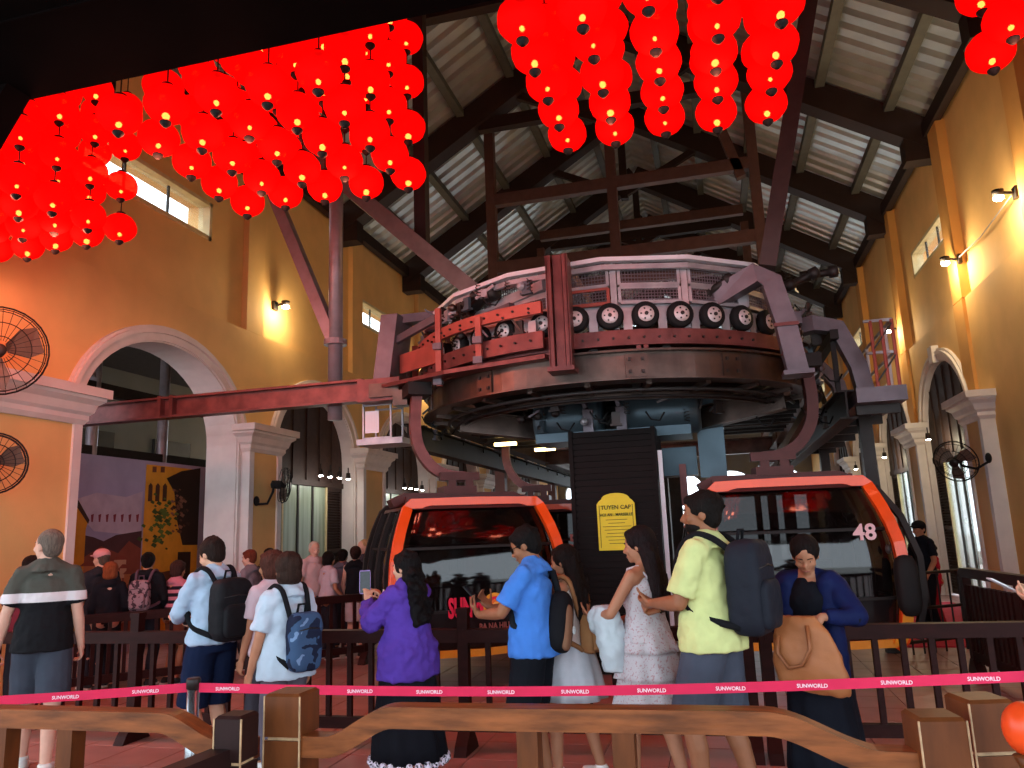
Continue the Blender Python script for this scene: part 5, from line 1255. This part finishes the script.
# woman in white tee, patterned backpack
T_ = person('woman in white tee with short brown hair, turned away, wearing a patterned backpack', (-2.98, 5.0), D(66), 1.59, 'f', 'tan', (D(-12), D(0)), ('bob', '33231d'),
    arms={-1: {'w': (-.24, .12, .80), 'pole': (-.6, -1, 0)}, 1: {'w': (.22, .04, .79), 'pole': (.5, -1, 0)}}, top=dict(m=cloth('b2c0ce'), hem=.82, loose=1.14, slen=.8, inf=.022, wr=.02), bottom=dict(kind='pants', m=cloth('5a5560')), shoes='2a2a2c', build=1.08)
backpack(T_, 'small drawstring backpack with blue, black and white pattern', '24344e', w=.26, hgt=.42, d=.15, z=1.08, y=-.215, pm=spot_mat('marble_print', '1c2236', ['dfe6ee', '6d86a8', '39506f'], 9, .52), pocket=False)
# woman in purple
Pu = person('woman in purple fleece with long black curls, raising a phone', (-2.20, 5.3), D(70), 1.57, 'f', 'fair', (D(8), D(4)), ('wavy', '120e0f'),
    arms={-1: {'w': (-.06, .36, 1.32), 'pole': (-.5, .2, -1)}, 1: {'w': (.07, .32, 1.32), 'pole': (.7, .1, -1)}}, hdirs={-1: (.2, .25, 1), 1: (-.35, .35, .9)}, palms={-1: (.3, .8, 0), 1: (-.5, .7, 0)},
    top=dict(m=cloth('523894', 'purple_fleece', .95), sleeve='long', hem=.78, loose=1.28, inf=.034, wr=.024, ws=.07, name='fleece'), bottom=dict(kind='skirt', m=cloth('14141a'), hem=.22, flare=.15), shoes='b9b2ac', build=1.05)
phone(Pu, -1, (.0, .03, .065), 'lilac phone held up by the woman in purple', c='a58ad0', size=(.082, .01, .17), rot=(D(-8), 0, D(-45)))
lace = MB()
for j in range(26):
    a = 2*PI*j/26; lace.ell((.275*Pu.S*math.cos(a), .285*Pu.S*math.sin(a), .205*Pu.S), (.03, .03, .03), 6, 5)
o = lace.build('lace_trim', spot_mat('lace', 'd9cfdf', ['2a2730'], 60, .45), Pu.bottom, True, local=True); o['kind'] = 'stuff'
st_p = thing('phone_strap', 'looped white wrist strap hanging from the lilac phone', 'strap', (-2.52, 5.5, 1.15))
MB().tube([(-2.47, 5.5, 1.30), (-2.50, 5.5, 1.2), (-2.56, 5.49, 1.08), (-2.55, 5.48, 1.02), (-2.51, 5.49, 1.06), (-2.49, 5.5, 1.2)], .006, 6).build('cord', mat('white_cord', 'dcd8dc', .7, var=0), st_p, True)
# man in blue
Bl = person('man in bright blue tee and sunglasses looking at his phone', (-1.28, 5.3), D(84), 1.72, 'm', 'brown', (D(4), D(22)), ('short', '100d0d'),
    arms={-1: {'w': (-.08, .36, 1.12), 'pole': (-.7, -.5, -.6)}, 1: {'w': (.08, .34, 1.15), 'pole': (.7, -.5, -.6)}}, palms={-1: (.4, 0, .9), 1: (-.4, 0, .9)}, hdirs={-1: (.1, .6, .6), 1: (-.1, .6, .6)},
    top=dict(m=cloth('4278c8', 'bright_blue_tee'), hem=.86, loose=1.1, slen=.8, inf=.02, wr=.018), bottom=dict(kind='shorts', m=cloth('14161c'), len=1.0, inf=.022), shoes='202226', glasses='sun', build=1.02)
phone(Bl, 1, (-.06, .05, .04), 'dark phone held by the man in blue', rot=(D(-45), 0, 0))
sb = on_back(Bl, 'sling_bag', 'black and brown sling bag across the back of the man in blue', 'bag')
q = MB().ell((.02, -.19, 1.08), (.11, .07, .20), 24, 16, Matrix.Rotation(.35, 3, 'Y'), e=.6).build('bag', cloth('17171a', rough=.6), sb, True, local=True)
MB().ell((-.03, -.245, 1.05), (.05, .03, .15), 18, 12, Matrix.Rotation(.35, 3, 'Y'), e=.6).build('brown_panel', cloth('7a5844'), sb, True, local=True)
MB().tube([(.07+.022*math.cos(i*PI/6), -.262, 1.02+.022*math.sin(i*PI/6)) for i in range(12)], .006, 5, closed=True).build('round_logo', mat('logo_white', 'd8e4e6', .5, var=0), sb, local=True)
MB().tube([(.10, -.16, 1.24), (.13, -.11, 1.40), (.125, .0, 1.48), (.08, .10, 1.42), (-.05, .15, 1.25), (-.16, .09, 1.08), (-.16, -.06, 1.0), (-.06, -.17, .98)], .024, 6).build('strap', cloth('1b1d22'), sb, True, local=True)
# woman behind him
Bh = person('woman with dark ponytail and white skirt, standing close behind the man in blue', (-1.10, 5.62), D(70), 1.57, 'f', 'tan', (D(10), D(8)), ('long', '17100f'), arms={-1: (-.18, .2, .95), 1: (.2, .06, .82)}, feet={-1: (-.1, .12), 1: (.12, -.12)},
    top=dict(m=cloth('c9b6ae'), sleeve='strap', hem=.9, name='top'), bottom=dict(kind='skirt', m=cloth('b6bac2'), hem=.58, flare=.12), shoes='e6e4e4')
backpack(Bh, 'small tan leather backpack hanging behind the woman with the ponytail', 'a3764e', w=.22, hgt=.30, d=.12, z=1.06, y=-.20, pocket=True, strapc='8a6040')
# woman in tiered dress
Dr = person('woman in white tiered sundress with long straight dark hair', (-.53, 5.4), D(62), 1.68, 'f', 'tan', (D(18), D(6)), ('long', '1d1415'),
    arms={-1: {'w': (-.14, .34, 1.10), 'pole': (-.8, -.5, -.7)}, 1: {'w': (.06, .28, 1.06), 'pole': (.8, -.6, -.6)}}, feet={-1: (-.1, .13), 1: (.1, -.12)}, hdirs={-1: (.3, .8, .2)}, palms={-1: (.5, 0, .8)},
    top=dict(m=spot_mat('sundress_print', 'bdb6ba', ['8c6a74', 'b08f92'], 70, .40), sleeve='strap', hem=.95, name='bodice', loose=1.05), bottom=dict(kind='skirt', m=spot_mat('sundress_print', 'bdb6ba', ['8c6a74']), hem=.56, waist=1.06, flare=.10, tiers=3, name='tiered_skirt'), shoes='e4e2e2')
phone(Dr, -1, (.03, .03, .03), 'dark phone held by the woman in the sundress', rot=(D(-40), 0, 0))
cg_ = on_back(Dr, 'cardigan', 'white cardigan folded over the arm of the woman in the sundress', 'cardigan')
q = MB(); Rl = Dr.S
q.ell((-.17, .20, 1.10), (.085, .11, .085), 14, 10); q.loft([(-.15, .16, .76, .085, .08), (-.16, .17, .9, .10, .10), (-.17, .19, 1.1, .085, .10)]); q.ell((-.16, .28, 1.08), (.075, .07, .10), 12, 8)
o = q.build('folded_knit', cloth('b8c2c8'), cg_, local=True); later(o, .013, 3, .03, .06)
# man in yellow
Ye = person('tall bearded man in pale yellow tee and grey shorts with a dark backpack', (-.10, 5.0), D(68), 1.88, 'm', 'brown', (D(20), D(0)), ('short', '15100e'),
    arms={-1: {'w': (-.10, .30, 1.10), 'pole': (-.6, -.8, -.5)}, 1: {'w': (.04, .31, 1.07), 'pole': (.6, -.9, -.4)}}, palms={-1: (.6, 0, .5), 1: (-.6, 0, .5)}, feet={-1: (-.1, .1), 1: (.12, -.1)},
    top=dict(m=cloth('c6cb8a', 'pale_yellow_tee'), hem=.86, loose=1.12, slen=.85, inf=.022, wr=.018), bottom=dict(kind='shorts', m=cloth('454a57'), len=1.0, inf=.024), shoes='d0cdc8', build=1.04, curl=(.5, .8))
H = Ye.H
bd = MB().ell(H(0, .035, -.075), (.062*Ye.S, .062*Ye.S, .045*Ye.S), 14, 8, Ye.Rh).build('beard', hairm('15100e'), Ye.t, local=True); later(bd, .009, 2)
w_ = Ye.wr[1]; MB().tube([w_ + Vector((.032*math.cos(i*PI/6), 0, .032*math.sin(i*PI/6))) for i in range(12)], .007, 6, closed=True).build('wristwatch', M_steel, Ye.t, True, local=True)
backpack(Ye, 'large dark grey backpack with a white charm, worn by the man in yellow', '20222a', w=.31, hgt=.50, d=.20, z=1.19, y=-.24, tag_=True)
# woman in navy
Na = person('woman in navy jacket and long black skirt rummaging in a tan bag', (.51, 5.36), D(160), 1.60, 'f', 'tan', (D(12), D(30)), ('tied', '17100f'),
    arms={-1: {'w': (-.13, .27, 1.19), 'pole': (-.9, -.3, -.5)}, 1: {'w': (.15, .27, 1.12), 'pole': (.9, -.3, -.5)}}, hdirs={-1: (.5, .45, -.5), 1: (-.35, .3, -.7)}, palms={-1: (.4, -.3, -.7), 1: (-.5, -.3, 0)},
    top=dict(m=cloth('14141a'), sleeve='long', hem=.88, slen=.5, neck=0), bottom=dict(kind='skirt', m=cloth('15171f'), hem=.2, flare=.12), shoes='16161a', curl=(.9, .6), bust=.35)
jk = MB(); S_ = Na.S; tl = Na.tilt; v_ = Na.v
for s in (-1, 1):
    jk.caps(Na.sh[s], .082*S_, Na.el[s], .066*S_); jk.cone(Na.el[s], .066*S_, Na.el[s]+(Na.wr[s]-Na.el[s])*.9, .048*S_)
    jk.caps(v_(s*.05,-.02,1.43), .05*S_, Na.sh[s], .078*S_)
    for z0, z1, r0, r1 in ((.82,1.0,.075,.072),(1.0,1.2,.072,.075),(1.2,1.38,.075,.072)):
        jk.caps(v_(s*.140, .025, z0), r0*S_, v_(s*.135, .03, z1), r1*S_); jk.caps(v_(s*.105, -.06, z0), r0*S_, v_(s*.10, -.05, z1), r1*S_)
jk.loft([tuple(a*S_ for a in r_) for r_ in ((0,-.075,.80,.16,.075),(0,-.07,1.1,.145,.07),(0,-.06,1.4,.13,.06))])
o = jk.build('jacket', cloth('141d45', 'navy_jacket', .6), Na.t, local=True); later(o, .013, 3, .018, .08)
hb_ = on_back(Na, 'handbag', 'large tan slouchy handbag held open by the woman in navy', 'handbag')
b = MB(); n_ = 24; V = []; F = []
for i, (z, hw_, d_) in enumerate(((.70,.20,.03),(.72,.215,.05),(.82,.225,.065),(.95,.205,.055),(1.06,.16,.04),(1.13,.10,.03))):
    for j in range(n_):
        a = 2*PI*j/n_; c, s = math.cos(a), math.sin(a); x = math.copysign(abs(c)**.6, c)*hw_; y = math.copysign(abs(s)**.7, s)*d_
        V.append((x*.95 - .03 + (z-.9)*.12, y + .30, z + .10*x + .012*math.sin(5*a)))
for i in range(5): F += [(i*n_+j, i*n_+(j+1)%n_, (i+1)*n_+(j+1)%n_, (i+1)*n_+j) for j in range(n_)]
F += [tuple(reversed(range(n_))), tuple(range(5*n_, 6*n_))]
o = b.add(V, F).build('bag_body', mat('tan_leather', 'a3653c', .5, var=.1, vs=6, bump=.08), hb_, local=True); later(o, .013, 4, .02, .1)
MB().tube([(.11,.375,1.02),(.12,.385,.92),(.06,.39,.84),(-.02,.39,.86),(-.07,.385,.95),(-.06,.36,1.08)], .012, 8).build('handle', mat('tan_leather_handle', '8a5230', .5), hb_, True, local=True)
# person at the right edge, only a hand in view
Rt = person('person in navy sleeves at the right edge holding out a phone', (1.93, 4.7), D(75), 1.68, 'm', 'fair', (0, D(15)), ('short', '191312'), arms={-1: {'w': (-.10, .36, 1.24), 'pole': (-.6, -.6, -.6)}, 1: {'w': (.12, .3, 1.1), 'pole': (.6, -.6, -.6)}}, palms={-1: (.5, 0, .8)},
    top=dict(m=cloth('1c2440'), sleeve='long', slen=.9), bottom=dict(kind='pants', m=cloth('22242c')), shoes='2a2a2a', curl=(.7, .6))
phone(Rt, -1, (.05, .07, .05), 'white phone in the hand at the right edge', c='d8d8dc', rot=(D(-60), 0, D(20)))
# ------------------------------------------------------------------ crowd behind the slanting barrier, staff
CR = [
 ('dark-haired person hidden behind the man in the banded polo', (-7.05, 6.75), 60, 1.62, 'f', 'tan', ('long', '1a1210'), '6b2630', 'short', 'pants', '26262c'),
 ('man in pink cap and dark top in the crowd', (-7.62, 8.35), 70, 1.66, 'm', 'pink', ('crop', '5a4a40'), '2a2a30', 'short', 'pants', '2c2c34'),
 ('ginger-haired woman in black beside the pink cap', (-7.3, 8.15), 40, 1.50, 'f', 'pink', ('bob', '8a4a2c'), '1a1a20', 'long', 'pants', '1e1e24'),
 ('man in black jacket with a pale checked backpack', (-7.05, 8.5), 15, 1.60, 'm', 'tan', ('short', '120e0e'), '18181c', 'long', 'pants', '24262e'),
 ('woman in pink and black striped top', (-6.74, 8.66), -15, 1.48, 'f', 'tan', ('bob', '3a2420'), 'stripe', 'short', 'shorts', '7a4a3a'),
 ('dark-haired person between the striped top and the backpack man', (-7.19, 9.9), 60, 1.47, 'f', 'fair', ('long', '1a1212'), 'b07a88', 'short', 'pants', '2a2830'),
 ('person with black bob just left of the backpack man', (-6.62, 9.3), 80, 1.45, 'f', 'tan', ('bob', '141010'), 'c9a0a8', 'short', 'pants', '2c2a30'),
 ('red-haired man facing left behind the black backpack', (-6.37, 9.7), 95, 1.58, 'm', 'pink', ('short', '6a3424'), '7a7078', 'short', 'pants', '2a2c34'),
 ('person with long black hair behind the glasses-wearing woman', (-6.32, 10.1), 30, 1.58, 'f', 'tan', ('long', '0f0c0d'), '17171b', 'long', 'pants', '202026'),
 ('white-haired man in pale shirt far back in the crowd', (-6.05, 10.9), -120, 1.66, 'm', 'pink', ('crop', 'c4b4a6'), 'c4a8a8', 'short', 'pants', '3a3a44'),
 ('dark-haired person in white top far back by the shutters', (-5.62, 10.55), -30, 1.50, 'f', 'tan', ('bob', '17100f'), 'b8a4ac', 'short', 'pants', '2c2c34'),
 ('dark-haired person partly hidden far back by the shutters', (-5.72, 11.2), 20, 1.52, 'm', 'tan', ('short', '17100f'), '5a5a68', 'short', 'pants', '2c2c34'),
 ('person in black sleeveless top leaning at the slanting barrier', (-5.28, 10.75), 10, 1.56, 'f', 'pink', ('tied', '2c1c18'), '17171b', 'tank', 'shorts', 'c8bcc0'),
 ('blond person behind the black sleeveless top', (-5.40, 11.3), 150, 1.66, 'm', 'pink', ('crop', 'b89a70'), '4a4a54', 'short', 'pants', '3a3a44'),
 ('staff member in black cap and uniform beyond cable car 48', (2.83, 12.7), 120, 1.62, 'm', 'tan', ('short', '141010'), '15171f', 'short', 'pants', '14161c'),
 ('person in red seated low beyond the black railing', (3.15, 13.6), 100, 1.28, 'f', 'tan', ('tied', '1a1212'), 'a81e2e', 'short', 'pants', '8a1a26'),
]
for lab, loc, rz, h, sex, sk, hr_, tc_, sl, bk, bc in CR:
    tm_ = ramp_mat('striped_top', [(i/10, 'b06a78' if i % 2 else '1c1820') for i in range(10)], 'Z', .85, .42, .8) if tc_ == 'stripe' else cloth(tc_)
    q = person(lab, loc, D(rz), h, sex, sk, (D(random.uniform(-15, 15)), D(random.uniform(0, 10))), hr_, arms={-1: (-.2, .15, .9), 1: (.2, .18, .95)}, top=dict(m=tm_, sleeve=sl, hem=.88), bottom=dict(kind=bk, m=cloth(bc)), vox=.0115, crowd=True,
        group='people waiting in the hall', cap={'man in pink cap and dark top in the crowd': 'c98a8c', 'staff member in black cap and uniform beyond cable car 48': '121218'}.get(lab), shoes='2a2a2c')
    if 'checked' in lab: backpack(q, 'pale checked backpack on the man in the black jacket', '8a7078', w=.27, hgt=.4, d=.13, pm=spot_mat('checked_pack', '8f747c', ['3a2c34'], 22, .45), strapc='5a4450')
bake_pending()
